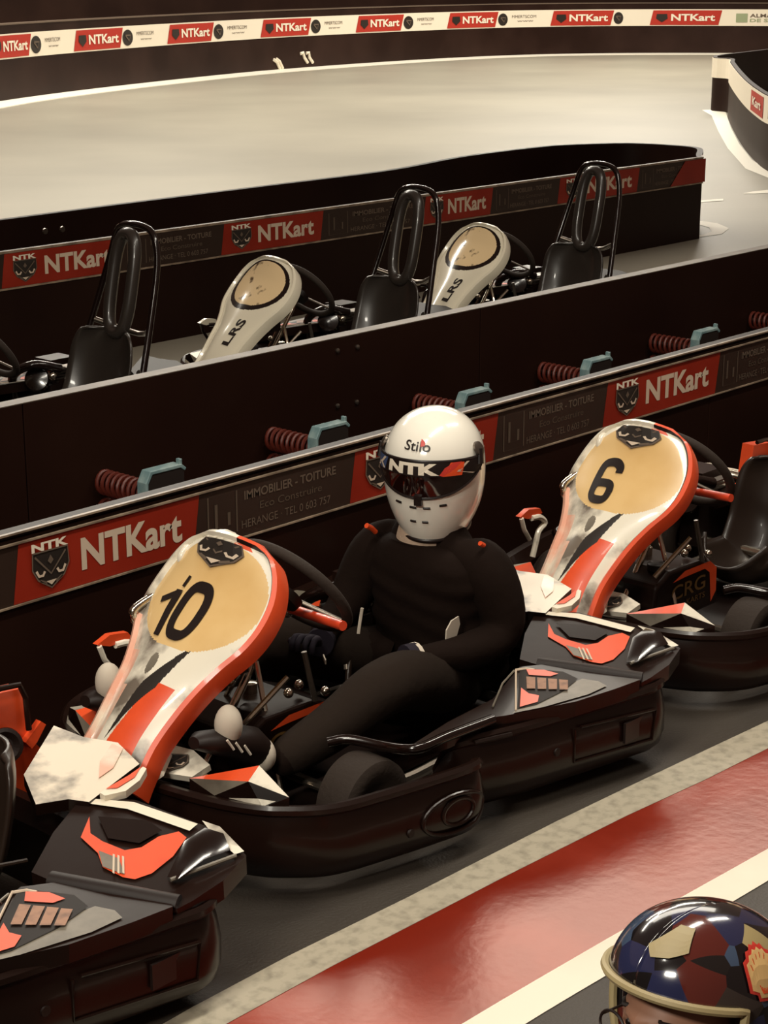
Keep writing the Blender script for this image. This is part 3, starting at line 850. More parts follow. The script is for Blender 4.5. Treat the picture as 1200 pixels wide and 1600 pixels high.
    mb.box((3.10, YC, .45), (.05, .10, .07), 'black_soft'); mb.ball((3.12, YC - .06, .53), .016, 'chrome', 8); mb.ball((3.15, YC - .07, .50), .012, 'chrome', 8)
    B(mb, 'steering_column')
    if theme == 'orange':
        a = AY(428, 942, YC + .12); b = AY(536, 978, YC - .20)
        mb = MB(); mb.tube([a, b], .0135, 'orange_bar', 12)
        mb.tube([a.lerp(b, .12), a.lerp(b, .12) + Vector((-.1, 0, -.04))], .010, 'steel', 8)
        mb.ball(a.lerp(b, .2), (.022, .022, .03), 'chrome', 10)
        tag(B(mb, 'cross_bar'), 'orange tube')
    # fuel tank / pedal well cover
    mb = MB()
    tk = [(3.02, .12), (3.05, .27), (3.12, .305), (3.30, .30), (3.40, .26), (3.42, .12)]
    mb.loft([[(x, y, z) for x, z in tk] for y in (YC - .115, YC + .115)], 'black')
    TK = B(mb, 'fuel_tank', smooth=False, bevel=.012)
    if theme == 'orange':
        mb = MB(); ft = lambda x, y, l=0: Vector((3.10 + .30 * x, YC - .1165 - .001 * l, .13 + .165 * y))
        mb.poly2(ft, [(.12, .80), (.35, .95), (.85, .94), (.99, .75), (1.0, .25), (.90, .05), (.85, .70), (.75, .82), (.35, .82)], 'orange')
        mb.text(lambda x, y: ft(x, y, 2), 'CRG', .10, .42, .66, .30, 'gold_print', .01)
        mb.text(lambda x, y: ft(x, y, 2), 'KARTS', .40, .22, .36, .12, 'gold_print', .0)
        mb.build('tank_sticker', TK, org, smooth=False)
    mb = MB()   # cap, bolts, brake cylinder, pedal
    mb.lathe((3.12, YC - .06, .30), (0, 0, 1), [(0, .03), (.02, .03), (.024, .025)], 'black_soft', 20)
    B(mb, 'fuel_cap'); mb = MB()
    mb.lathe((3.22, YC + .05, .30), (0, 0, 1), [(0, .022), (.03, .022), (.033, .015)], 'chrome', 16); B(mb, 'breather_cap')
    for dx, dy, dz in ((.2, -.10, .34), (.28, -.06, .33), (.12, .04, .36), (.33, -.11, .31)):
        mb = MB(); mb.ball((3.02 + dx, YC + dy, dz), .014, 'chrome', 8); B(mb, 'cable_fitting')
    mb = MB()
    mb.tube([(3.05, YC - .10, .30), (3.16, YC - .16, .42)], .008, 'chrome', 8); B(mb, 'brake_linkage'); mb = MB(); mb.tube([(3.30, YC - .12, .30), (3.28, YC - .10, .44)], .008, 'steel', 8)
    B(mb, 'brake_linkage')
    for s in (-1, 1):
        mb = MB(); mb.tube([(2.9, YC + s * .17, .07), (2.86, YC + s * .17, .24)], .009, 'chrome', 8); mb.tube([(2.86, YC + s * .13, .24), (2.86, YC + s * .22, .24)], .010, 'chrome', 8)
        B(mb, 'pedal')
    # light grey inner floor panel beside the column
    mb = MB(); g = [Z(x, y, z) for x, y, z in ((240, 1130, .20), (285, 1100, .26), (335, 1075, .27), (370, 1080, .25), (300, 1120, .22), (255, 1160, .16))]
    mb.slab(g, .006, 'grey_gfx'); B(mb, 'inner_panel', smooth=False)
    # seat
    mb = MB()
    sp = [(3.60, .17, .13), (3.68, .10, .16), (3.85, .075, .175), (3.96, .10, .18), (4.03, .20, .185), (4.06, .30, .185), (4.08, .40, .175), (4.09, .455, .145), (4.092, .475, .11)]
    if hoop: sp = [(3.60, .20, .13), (3.68, .12, .17), (3.85, .10, .20), (3.95, .13, .21), (4.02, .24, .22), (4.06, .37, .225), (4.08, .48, .215), (4.09, .545, .18), (4.092, .565, .14)]
    SP = crom([Vector(p) for p in sp], 5); ns = len(SP) - 1
    def seat(u, v, lift=0):
        q = u * ns; i = min(int(q), ns - 1); p = SP[i].lerp(SP[i + 1], q - i); t = 2 * v - 1
        a = SP[max(i - 1, 0)]; b = SP[min(i + 2, ns)]; tx, tz = (b - a).x, (b - a).y; l_ = math.hypot(tx, tz); nx, nz = -tz / l_, tx / l_
        cu = .13 * abs(t) ** 2.6 * (1 - .45 * u) + lift
        return Vector((p.x + nx * cu, YC + .0 + p.z * t, p.y + nz * cu))
    sm = 'seat_grp' if theme == 'orange' else 'seat_grey'
    mb.grid(seat, 40, 20, sm)
    ST = B(mb, 'seat', solid=.012)
    mb = MB()
    for u, v in ((.80, .34), (.80, .66), (.68, .5), (.60, .30), (.60, .70), (.90, .5)):
        mb = MB(); mb.add([seat(u + .035 * math.sin(a * PI / 10), v + .035 * math.cos(a * PI / 10), .003) for a in range(20)], [tuple(range(20))], 'dark_print')
        mb.build('seat_slot', ST, org, smooth=False)
    mb = MB()
    mb.tube([(3.62, YC - .20, .25), (3.80, YC - .235, .30), (3.98, YC - .235, .27)], .006, sm, 8, smooth=4)
    mb.build('seat_rim', ST, org)
    # rear deck
    plR = plane3((850, 960, .335), (1063, 1012, .305), (920, 1060, .275)); fr = lambda x, y, l=0: onp(plR, x, y, l)
    mb = MB()
    dk = [(838, 955), (905, 957), (1000, 983), (1045, 1000), (1063, 1013), (1046, 1038), (1018, 1058), (1003, 1066), (960, 1066), (905, 1052), (838, 1038), (812, 1030), (820, 990)]
    mb.slab([fr(x, y) for x, y in dk], .05, 'black', n=plR[1])
    def dec(pts, m, l=L): mb.add([fr(x, y, l) for x, y in pts], [tuple(range(len(pts)))], m)
    if theme == 'orange':
        dec([(857, 975), (866, 992), (884, 1000), (915, 1009), (934, 1006), (950, 995), (972, 990), (984, 996), (976, 1015), (958, 1032), (940, 1038), (925, 1036), (896, 1026), (884, 1012), (856, 996)], 'orange')
        dec([(884, 1010), (912, 1018), (926, 1034), (896, 1026)], 'grey_gfx', .005)
        for k in range(3): dec([(903 + 6 * k, 1014 + k), (906 + 6 * k, 1015 + k), (914 + 6 * k, 1034), (911 + 6 * k, 1033)], 'ad_white', .007)
        dec([(868, 976), (930, 980), (952, 990), (930, 1003), (890, 998)], 'gloss_black', .006)
        dec([(845, 957), (905, 961), (992, 983), (985, 990), (900, 968), (846, 962)], 'ad_bright', .005)
        dec([(996, 980), (1020, 986), (1060, 1011), (1050, 1014), (1020, 998)], 'white_gfx', .006)
    RD = B(mb, 'rear_deck', smooth=False)
    md = MB(); md.v = [mir(v) for v in mb.v]; md.f = [list(reversed(x)) for x in mb.f]; md.m = list(mb.m); md.names = list(mb.names)
    md.build('rear_deck', root, org, smooth=False)
    mb = MB()   # raised corner hood and the dark cross tube
    hood = [fr(x, y, l) for x, y, l in ((978, 1036, .004), (988, 1010, .03), (1008, 998, .035), (1032, 1002, .03), (1044, 1012, .012), (1020, 1028, .03), (995, 1044, .02))]
    ctr = fr(1010, 1018, .045)
    mb.add(hood + [ctr], [(i, (i + 1) % 7, 7) for i in range(7)], 'gloss_black')
    mb.tube([fr(840, 1040, .01), fr(920, 1052, .012), fr(1003, 1062, .006)], .022, 'black_soft', 12, sq=.7)
    mb.tube([fr(985, 1042, .012), fr(1020, 1030, .014), fr(1052, 1016, .008)], .005, 'grey_gfx', 8)
    B(mb, 'corner_hood')
    # raised white panel over the bumper centre
    plT = plane3((812, 892, .38), (895, 922, .36), (850, 958, .345)); ft2 = lambda x, y, l=0: onp(plT, x, y, l)
    mb = MB(); tp_ = [(770, 880), (812, 892), (856, 898), (893, 920), (884, 928), (852, 958), (826, 955), (790, 960), (760, 930)]
    A_, B_ = ('pink_gfx', 'panel_gfx') if theme == 'orange' else ('matt_black', 'matt_black')
    mb.slab([ft2(x, y) for x, y in tp_], .03, B_, n=plT[1], side='black')
    if theme == 'orange':
        mb.add([ft2(x, y, .003) for x, y in ((850, 900), (866, 905), (864, 925), (852, 935), (845, 918))], [(0, 1, 2, 3, 4)], 'pink_gfx')
        a_ = [fr(x, y, .02) for x, y in ((862, 957), (890, 940), (903, 930), (908, 932), (905, 944), (893, 955), (870, 960))]
        mb.slab(a_, .02, 'ad_bright', n=plR[1]); mb.add([p + plR[1] * .003 for p in [fr(x, y, .02) for x, y in ((868, 954), (890, 940), (901, 931), (898, 942), (882, 953))]], [(0, 1, 2, 3, 4)], 'orange')
    B(mb, 'rear_panel', smooth=False)
    # engine on the far side
    mb = MB(); ex, ey = 4.0, YC + .36
    mb.box((ex, ey, .20), (.20, .16, .16), 'black_soft')
    for k in range(5): mb.box((ex + .02, ey, .29 + .014 * k), (.15, .15, .006), 'steel')
    mb.lathe((ex - .12, ey - .02, .30), (-.6, -.5, .3), [(0, .05), (.03, .062), (.05, .055), (.055, .02)], 'gloss_black', 24)
    mb.tube([(ex - .05, ey - .1, .36), (ex - .18, ey - .06, .39), (ex - .22, ey + .04, .33), (ex - .2, ey + .06, .22)], .022, 'gloss_black', 12, smooth=5)
    mb.tube([(ex + .1, ey, .3), (ex + .16, ey - .05, .34), (ex + .18, ey - .2, .30)], .02, 'chrome', 10, smooth=4)
    mb.box((ex - .02, ey - .02, .385), (.14, .12, .03), 'black')
    mb.ball((ex - .1, ey - .1, .33), .022, 'chrome', 10)
    B(mb, 'engine')
    if theme == 'orange':      # orange cover over the far side of the engine, with its round dark intake
        OF = Vector((1.735, .012, 0)); a_ = lambda x, y, Y: AY(x, y, Y) + OF
        mb = MB()
        mb.slab([a_(x, y, 3.62) for x, y in ((-30, 1090), (0, 1083), (32, 1076), (40, 1100), (44, 1150), (66, 1172), (90, 1185), (60, 1240), (-10, 1240), (-40, 1200))], .05, 'orange')
        c_ = a_(8, 1165, 3.60); mb.lathe(c_, (-.5, -.8, .3), [(-.02, .045), (.012, .045), (.014, .036), (.002, .02)], 'black_soft', 24)
        mb.tube([a_(x, y, 3.60) for x, y in ((-30, 1086), (0, 1076), (30, 1070), (40, 1090), (45, 1140))], .008, 'black', 8)
        mb.slab([a_(x, y, 3.60) for x, y in ((40, 1160), (64, 1127), (72, 1132), (58, 1160), (50, 1170))], .02, 'orange')
        B(mb, 'engine_cover', smooth=False)
    # far-side hoop of the nose bodywork
    mb = MB()
    c1, c2 = ('orange', 'white_gfx') if theme == 'orange' else ('cream_fair', 'gloss_black')
    h_ = [AY(x, y, YC + .40) for x, y in ((152, 1008), (172, 992), (200, 988), (206, 996), (190, 1004), (172, 1010))]
    mb.slab(h_, .02, c1)
    mb.tube([AY(x, y, YC + .40) for x, y in ((155, 1010), (163, 1030), (178, 1048))], .008, c2, 8)
    mb.tube([AY(x, y, YC + .40) for x, y in ((180, 1008), (200, 1004), (214, 1014), (200, 1030), (195, 1050), (188, 1080))], .010, c2, 8, smooth=3)
    B(mb, 'side_hoop')
    if theme == 'orange':
        mb = MB(); mb.tube([AY(x, y, YC + .20) for x, y in ((238, 932), (212, 950), (208, 962), (222, 985), (232, 1000))], .012, 'chrome', 10, smooth=3)
        mb.tube([AY(x, y, YC + .16) for x, y in ((365, 838), (345, 833), (300, 850), (284, 868), (284, 880))], .011, 'white_gfx', 10, smooth=3)
        B(mb, 'mirror_bracket')
    if hoop:
        mb = MB()
        pts = [(4.02, YC + .24, .34), (4.12, YC + .21, .60), (4.20, YC + .17, .86), (4.22, YC + .13, .99), (4.22, YC + .06, 1.03), (4.22, YC - .06, 1.03), (4.22, YC - .13, .99), (4.20, YC - .17, .86), (4.12, YC - .20, .60), (4.02, YC - .24, .34)]
        mb.tube(pts, .016, 'gloss_black', 12, smooth=4)
        mb.tube([(4.12, YC - .2, .58), (4.22, YC, .52), (4.12, YC + .2, .58)], .013, 'steel', 10, smooth=3)
        mb.tube([(4.02, YC - .22, .40), (4.2, YC - .24, .25)], .012, 'steel', 8); mb.tube([(4.02, YC + .22, .40), (4.2, YC + .24, .25)], .012, 'steel', 8)
        HP = B(mb, 'roll_hoop')
        mb = MB()   # padded headrest: a long loop with a slot through it
        lp = []
        for i in range(40):
            a = 2 * PI * i / 40; c_, s_ = math.cos(a), math.sin(a)
            yy_ = math.copysign(abs(c_) ** .8, c_) * .070; zz_ = .77 + math.copysign(abs(s_) ** .6, s_) * .225
            lp.append((4.13 + (zz_ - .77) * .22, YC + yy_, zz_))
        mb.tube(lp, .031, 'seat_grey', 12, loop=True)
        mb.build('headrest', HP, org)
    return root

K10 = kart('orange', 'go-kart number 10 carrying the driver in the white helmet', 'orange and black karts queued in the pit lane', None)
base_parts = list(K10.children)
def add_number(root, *a):
    fr = [c for c in root.children if c.name.startswith('front_fairing')][0]
    number_on(fr, KO, *a)
K6 = copy_tree(K10); K6.location = KO + Vector((1.73, -.10, 0)); K6['label'] = 'empty go-kart number 6 behind the seated driver, yellow plate with a 6'
KL = copy_tree(K10); KL.location = KO + Vector((-1.735, -.012, 0)); KL['label'] = 'leftmost go-kart, only its orange-patched black tail in view, cut by the frame'
KN = copy_tree(K10); KN.location = KO + Vector((3.50, -.16, 0)); KN['label'] = 'go-kart behind number 6 at the right edge, barely in view'
add_number(K10, '10', (-.70, -.28), (-.34, .26))
add_number(K6, '6', (-.50,), (-.02,))
add_number(KN, '4', (-.36,), (.22,))
KP = copy_tree(K10)
KP.location = KO + Vector((-1.98, -2.16, 0)); KP['label'] = 'go-kart below the frame carrying the patterned-helmet driver'
KP['group'] = 'orange and black karts queued in the pit lane'

G2 = 'karts with roll hoops parked behind the black barrier'
KB = kart('cream', 'hoop go-kart in the middle of the rear row, LRS lettering on its cream fairing', G2, None, hoop=True)
KB.location = KO + Vector((3.36, 3.28, 0))
KC = copy_tree(KB); KC.location = KO + Vector((5.02, 3.28, 0)); KC['label'] = 'hoop go-kart at the right of the rear row, beside the rounded barrier end'
KA = copy_tree(KB); KA.location = KO + Vector((1.38, 3.28, 0)); KA['label'] = 'hoop go-kart at the left of the rear row, fairing cut by the photo edge'

# ------------------------------------------------------------------ people
def skin_mesh(name, parent, org, verts, edges, radii, mname, root_i=0, sub=2, faces_m=None):
    me = bpy.data.meshes.new(name); me.from_pydata([tuple(Vector(v) - Vector(org)) for v in verts], edges, [])
    o = bpy.data.objects.new(name, me); COL.objects.link(o); o.parent = parent
    md = o.modifiers.new('skin', 'SKIN'); md.use_smooth_shade = True; md.branch_smoothing = .6
    for i, r in enumerate(radii):
        sv = me.skin_vertices[0].data[i]; sv.radius = r if hasattr(r, '__len__') else (r, r); sv.use_root = (i == root_i)
    md = o.modifiers.new('sub', 'SUBSURF'); md.levels = sub; md.render_levels = sub
    me.materials.append(MATS[mname]); return o

def hand(name, parent, org, wrist, fwd, up, side, m):
    """gloved hand: palm, four unequal curled fingers and a thumb leaving the side of the palm"""
    wrist = Vector(wrist); f = Vector(fwd).normalized(); u = Vector(up).normalized(); s = f.cross(u).normalized() * side
    V = [wrist, wrist + f * .045]; E = [(0, 1)]; Rd = [.026, (.036, .020)]
    for k, (off, L) in enumerate(((-.030, .070), (-.010, .080), (.011, .075), (.030, .060))):
        b = wrist + f * .080 + s * off
        V += [b, b + f * L * .42 - u * .006, b + f * L * .66 - u * .030, b + f * L * .60 - u * .052]
        i = len(V) - 4; E += [(1, i), (i, i + 1), (i + 1, i + 2), (i + 2, i + 3)]; Rd += [.0115, .0100, .0092, .0080]
    b = wrist + f * .030 - s * .030; V += [b, b + f * .032 - s * .022 - u * .008, b + f * .062 - s * .022 - u * .020]
    i = len(V) - 3; E += [(1, i), (i, i + 1), (i + 1, i + 2)]; Rd += [.014, .0115, .0095]
    return skin_mesh(name, parent, org, V, E, Rd, m, 1, 2)

PD = Vector((3.95, YC, .09))
def driver_body(root, org, D):
    """seated body; D = offset from the place of the driver of kart 10"""
    q = lambda x, y, z: Vector((x, y, z)) + D
    V = [q(4.00, YC, .16), q(3.965, YC, .27), q(3.93, YC, .40), q(3.915, YC, .52), q(3.905, YC, .60), q(3.90, YC, .67),
         q(3.92, 3.25, .565), q(3.935, 3.175, .53), q(3.955, 3.125, .40), q(3.925, 3.12, .335), q(3.78, 3.14, .325), q(3.60, 3.185, .345),
         q(3.89, 3.49, .565), q(3.87, 3.555, .53), q(3.82, 3.59, .41), q(3.77, 3.59, .35), q(3.66, 3.56, .33), q(3.575, 3.50, .325),
         q(3.95, 3.27, .15), q(3.70, 3.19, .255), q(3.46, 3.125, .335), q(3.30, 3.15, .27), q(3.08, 3.20, .19),
         q(3.95, 3.47, .15), q(3.70, 3.58, .25), q(3.44, 3.64, .32), q(3.25, 3.62, .26), q(3.02, 3.60, .19)]
    E = [(0, 1), (1, 2), (2, 3), (3, 4), (4, 5), (4, 6), (6, 7), (7, 8), (8, 9), (9, 10), (10, 11), (4, 12), (12, 13), (13, 14), (14, 15), (15, 16), (16, 17),
         (0, 18), (18, 19), (19, 20), (20, 21), (21, 22), (0, 23), (23, 24), (24, 25), (25, 26), (26, 27)]
    Rd = [(.17, .14), (.19, .14), (.205, .145), (.20, .135), (.13, .10), (.06, .06),
          0.100, .096, .080, .066, .056, .036, .100, .092, .074, .060, .052, .036,
          .098, .092, .076, .064, .045, .098, .092, .076, .062, .045]
    o = skin_mesh('body', root, org, V, E, Rd, 'suit', 0, 2)
    o.data.materials.append(MATS['trousers'])
    return o
def sweater(root, org, D):
    mb = MB(); rings = []
    st = [Vector(p) for p in ((4.00, .13, .165, .13), (3.985, .20, .195, .15), (3.96, .30, .205, .155), (3.94, .40, .205, .15), (3.92, .48, .212, .14), (3.908, .535, .205, .125), (3.905, .572, .175, .11), (3.905, .590, .135, .10), (3.905, .596, .112, .10))]
    def c4(i, k): return st[max(0, min(len(st) - 1, i))][k]
    for i in range((len(st) - 1) * 6 + 1):
        j, f = divmod(i, 6); f /= 6
        x, z, ry, rx = [.5 * (2 * c4(j, k) + (c4(j + 1, k) - c4(j - 1, k)) * f + (2 * c4(j - 1, k) - 5 * c4(j, k) + 4 * c4(j + 1, k) - c4(j + 2, k)) * f * f + (3 * c4(j, k) - c4(j - 1, k) - 3 * c4(j + 1, k) + c4(j + 2, k)) * f ** 3) for k in range(4)]
        ring = []
        for a in range(64):
            t = 2 * PI * a / 64; c_, s_ = math.cos(t), math.sin(t)
            fold = 1 + .022 * math.sin(z * 95 + 2.2 * math.sin(t * 2) + t) * max(0, min(1, (.56 - z) / .1)) + .012 * math.sin(z * 41 + 3 * t)
            ring.append(Vector((x + math.copysign(abs(c_) ** .8, c_) * rx * fold, YC + math.copysign(abs(s_) ** .8, s_) * ry * fold, z)) + D)
        rings.append(ring)
    mb.loft(rings, 'suit'); mb.build('sweater', root, org, ang=2)
def trousers(root, org, D):
    sweater(root, org, D)
    for ys, nm in ((0, 'trouser_leg'), (1, 'trouser_leg')):
        P = [(3.86, 3.245, .185), (3.70, 3.19, .255), (3.58, 3.155, .305), (3.46, 3.125, .337), (3.38, 3.135, .315), (3.30, 3.15, .27), (3.19, 3.175, .23), (3.085, 3.20, .195)] if ys == 0 else \
            [(3.86, 3.50, .185), (3.70, 3.58, .25), (3.57, 3.61, .29), (3.44, 3.64, .322), (3.36, 3.635, .30), (3.25, 3.62, .26), (3.13, 3.61, .225), (3.03, 3.60, .195)]
        Rr = [.104, .099, .092, .085, .080, .072, .064, .054]
        V = [Vector(p) + D for p in P]
        skin_mesh(nm, root, org, V, [(i, i + 1) for i in range(7)], Rr, 'trousers', 0, 2)

# helmet surface: F forward, U up, S side
def helm_fn(C, F, U, S, W=.146, HT=.179, LF=.165, LB=.165, open_face=False):
    def f(az, h, lift=0.0):
        """az = angle from forward (rad, + to S), h in -1..1"""
        r = math.sqrt(max(0, 1 - h * h)) if h > 0 else (1 - .36 * abs(h) ** 2.6)
        fr_ = LF * (r if h > 0 else (1 - .20 * abs(h) ** 2.4)); bk = LB * (r if h > 0 else (1 - .42 * abs(h) ** 1.8)); wd = W * r
        if h < 0: wd = W * (1 - .34 * abs(h) ** 2.2)
        if h > 0:
            r2 = (1 - h ** 2.55) ** .5; wd = W * r2; fr_ = LF * r2; bk = LB * r2
        ca, sa = math.cos(az), math.sin(az)
        ln = fr_ if ca > 0 else bk
        z = HT * (h if h > 0 else h * .98)
        n_ = (F * (ca * wd) + S * (sa * ln) + U * (h * .8 * W)).normalized()
        return C + F * (ca * ln) + S * (sa * wd) + U * z + n_ * lift
    return f

def person_helmet(root, org, C, F):
    U = Vector((0, 0, 1)); S = F.cross(U).normalized()   # S to the wearer's right -> left in the photo is +?
    tilt = Matrix.Rotation(math.radians(8), 3, S); F2 = -(tilt @ -F); F2 = (Matrix.Rotation(math.radians(-7), 3, S) @ F); U2 = S.cross(F2).normalized()
    hf = helm_fn(C, F2, U2, S)
    mb = MB()
    vis_t, vis_b = .44, -.15
    def inv(h, az):
        a = abs(az)
        return False
    mb.grid(lambda u, v: hf(2 * PI * v, math.cos(PI * u)), 60, 96, 'helmet_white')
    # chin lip, vents, brow gasket
    def line(az0, az1, h0, h1, n=24, l=.002): return [hf(az0 + (az1 - az0) * i / n, h0 + (h1 - h0) * i / n, l) for i in range(n + 1)]
    mb.tube([hf(2 * PI * i / 60, -.995, 0) for i in range(60)], .007, 'dark_print', 8, loop=True)
    for a0, a1, h in ((-.52, -.38, -.30), (-.20, -.06, -.34), (.08, .22, -.34), (.42, .56, -.30), (-.15, -.02, -.60), (.12, .25, -.60)):
        P0 = [hf(a0 + (a1 - a0) * i / 6, h, .001) for i in range(7)]
        mb.tube(P0, .0035, 'dark_print', 6)
    HM = mb.build('helmet', root, org, ang=1.2)
    # under-rim
    # visor
    mb = MB()
    A = 1.35
    def vrange(az):
        a = abs(az) / A; top = vis_t - .10 * a ** 2 ; bot = vis_b + .34 * a ** 2.2
        return top, bot
    def vf(u, v):
        az = -A + 2 * A * v; t, b = vrange(az); return hf(az, t + (b - t) * u, .006)
    mb.grid(vf, 24, 70, lambda u, v: 'visor')
    edge = [vf(0, i / 70) for i in range(71)] + [vf(1, 1 - i / 70) for i in range(71)]
    mb.tube(edge, .004, 'dark_print', 6, loop=True)
    for s in (-1, 1):
        p = hf(s * (A + .02), .44, .004); n_ = (p - C).normalized(); mb.lathe(p, n_, [(0, .022), (.006, .021), (.009, .012)], 'steel', 20)
        mb.tube([hf(s * (A - .06), .22, .008), hf(s * (A + .02), .44, .008)], .012, 'dark_print', 8)
    p = hf(.02, vis_b - .03, .008); mb.box(p, (.012, .022, .03), 'dark_print', Matrix((F2, S, U2)).transposed())
    VZ = mb.build('visor', HM, org)
    mb = MB()     # printed strip: blue, NTK, orange flash
    def sf(x, y, l=0):  # x -1..1 ; y 0..1 within the strip
        az = x * A; t, b = vrange(az); return hf(az, t - .01 - (1 - y) * .22, .0085 + .001 * l)
    mb.grid(lambda u, v: sf(-.98 + 1.96 * v, u), 4, 60, 'dark_print')
    return HM, VZ, mb, sf, hf

def make_driver():
    org = Vector((3.95, YC, .10))
    root = empty('person', org, 'seated kart driver in black with a white full-face helmet and dark blue gloves', 'person')
    D = Vector((0, 0, 0))
    driver_body(root, org, D); trousers(root, org, D)
    mb = MB()
    mb.lathe((3.905, YC + .005, .585), (-.12, 0, 1), [(0, .098), (.03, .090), (.06, .080), (.10, .074), (.14, .07)], 'balaclava', 28)
    tag(mb.build('balaclava', root, org), 'beige cloth at the neck')
    C = AY(679, 730, YC)
    F = Vector((-.90, -.435, 0)).normalized()
    HM, VZ, mb, sf, hf = person_helmet(root, org, C, F)
    S_ = 1 if hf(.5, 0).dot(RV) > hf(-.5, 0).dot(RV) else -1
    g = lambda x, y, l=0: sf(S_ * x, y, l)
    mb.text(lambda x, y: g(x, y, 1), 'NTK', -.50, .10, .78, .80, 'ad_bright', .06, sub=3)
    mb.poly2(lambda x, y: g(x, y, 1), [(-.92, .05), (-.60, .05), (-.55, .95), (-.92, .95)], 'print_blue', 4)
    mb.stroke2(lambda x, y: g(x, y, 2), [(-.62, .1), (-.72, .45), (-.62, .9)], .06, 'ad_white'); mb.stroke2(lambda x, y: g(x, y, 2), [(-.85, .1), (-.74, .5)], .07, 'ad_white')
    mb.poly2(lambda x, y: g(x, y, 1), [(.33, .02), (.52, .55), (.62, .95), (.50, .95), (.36, .6), (.28, .1)], 'red_print', 4)
    mb.poly2(lambda x, y: g(x, y, 1), [(.33, .02), (.60, .02), (.66, .9), (.45, .95)], 'orange', 4)
    mb.stroke2(lambda x, y: g(x, y, 2), [(.72, .9), (.55, .3), (.80, .02)], .05, 'ad_white')
    o = mb.build('visor_strip', VZ, org, ang=1.0); tag(o, 'dark strip with white NTK lettering, blue and orange flashes')
    mb = MB(); hs = lambda x, y, l=0: hf(S_ * x, y, .0025 + .001 * l)
    mb.text(hs, 'Stilo', -.40, .575, .62, .135, 'dark_print', .01, sub=3)
    mb.poly2(lambda x, y: hs(x, y, 1), [(-.01, .64), (.09, .65), (.09, .70), (-.01, .74)], 'red_print')
    mb.build('brand_lettering', HM, org, smooth=False)
    # gloves
    wl_, wr_ = Vector((3.60, 3.185, .345)), Vector((3.575, 3.50, .325))
    g1 = hand('glove', root, org, wl_ + Vector((-.01, 0, 0)), (-.93, .32, -.12), (.1, 0, 1), 1, 'glove')
    g2 = hand('glove', root, org, wr_ + Vector((-.005, 0, 0)), (-.80, -.30, .5), (.3, .1, 1), -1, 'glove')
    mb = MB()
    mb.tube([wl_ + Vector((.035, -.0, .002)), wl_ + Vector((-.0, .008, .002))], .0415, 'glove', 18)
    mb.tube([wl_ + Vector((.040, -.001, .0)), wl_ + Vector((.028, .0015, .0))], .0435, 'cloth_white', 18)
    tag(mb.build('glove_cuff', root, org), 'white-trimmed cuff'); mb = MB()
    mb.tube([wr_ + Vector((.035, .025, -.004)), wr_ + Vector((-.0, 0, .0))], .0415, 'glove', 18)
    mb.build('glove_cuff', root, org)
    # white tags on the far glove, gap patches beside the torso
    L_ = lambda mb: mb.build('white_patch', root, org, smooth=False)
    a = AY(507, 1030, 3.44); mb = MB(); mb.box(a, (.05, .004, .012), 'cloth_white', Matrix.Rotation(.9, 3, 'Z')); L_(mb)
    a = AY(540, 1042, 3.40); mb = MB(); mb.box(a, (.045, .004, .014), 'cloth_white', Matrix.Rotation(.9, 3, 'Z') @ Matrix.Rotation(.4, 3, 'Y')); L_(mb)
    mb = MB(); mb.slab([AY(x, y, 3.175) for x, y in ((697, 1002), (712, 1000), (719, 975), (717, 963), (706, 970), (698, 985))], .004, 'cloth_white'); L_(mb)  # added patch, stands in for white bodywork seen through the arm gap
    mb = MB(); mb.tube([AY(x, y, 3.40) for x, y in ((566, 950), (562, 975), (560, 990))], .005, 'cloth_white', 6)
    L_(mb)
    mb = MB()
    mb.tube([AY(x, y, 3.50) + Vector((-.02, 0, .01)) for x, y in ((580, 824), (588, 828), (594, 834))], .008, 'orange', 8)
    mb.tube([AY(x, y, 3.16) for x, y in ((750, 849), (756, 852))], .007, 'orange', 8)
    tag(mb.build('shoulder_tabs', root, org), 'small orange tabs')
    # shoes, heels low and toes up against the pedals
    for hl, tp_, ty in ((AY(402, 1180, 3.20), AY(300, 1150, 3.22), AY(357, 1133, 3.20)), (AY(215, 1120, 3.60), AY(130, 1085, 3.60), AY(170, 1066, 3.58))):
        mb = MB(); rings = []
        for t, w_, h_ in ((-.04, .028, .05), (0, .040, .085), (.15, .044, .100), (.35, .046, .095), (.62, .048, .070), (.88, .044, .050), (1.0, .020, .030)):
            c = hl.lerp(tp_, t) - Vector((0, 0, .035)); rings.append([c + Vector((0, w_ * math.cos(a * PI / 9), 0)) + Vector((.35, 0, 1)).normalized() * (h_ * .5 * math.sin(a * PI / 9) + h_ * .5) for a in range(18)])
        mb.loft(rings, 'black_soft'); sh = mb.build('shoe', root, org)
        mb = MB(); mb.ball(hl + Vector((.012, -.002, .0)), (.034, .043, .048), 'cloth_white', 12)
        tag(mb.build('heel_counter', sh, org), 'white heel')
        mb = MB(); mb.ball(ty, (.036, .036, .054), 'cloth_white', 12)
        tag(mb.build('toe_cap', sh, org), 'white toe cap')
        for k in range(3):
            mb = MB(); c = hl.lerp(tp_, .30 + .13 * k) + Vector((0, -.046, 0)); mb.tube([c, c + Vector((-.018, .004, .030))], .0035, 'cloth_white', 6)
            mb.build('stripe', sh, org)
    return root
make_driver()

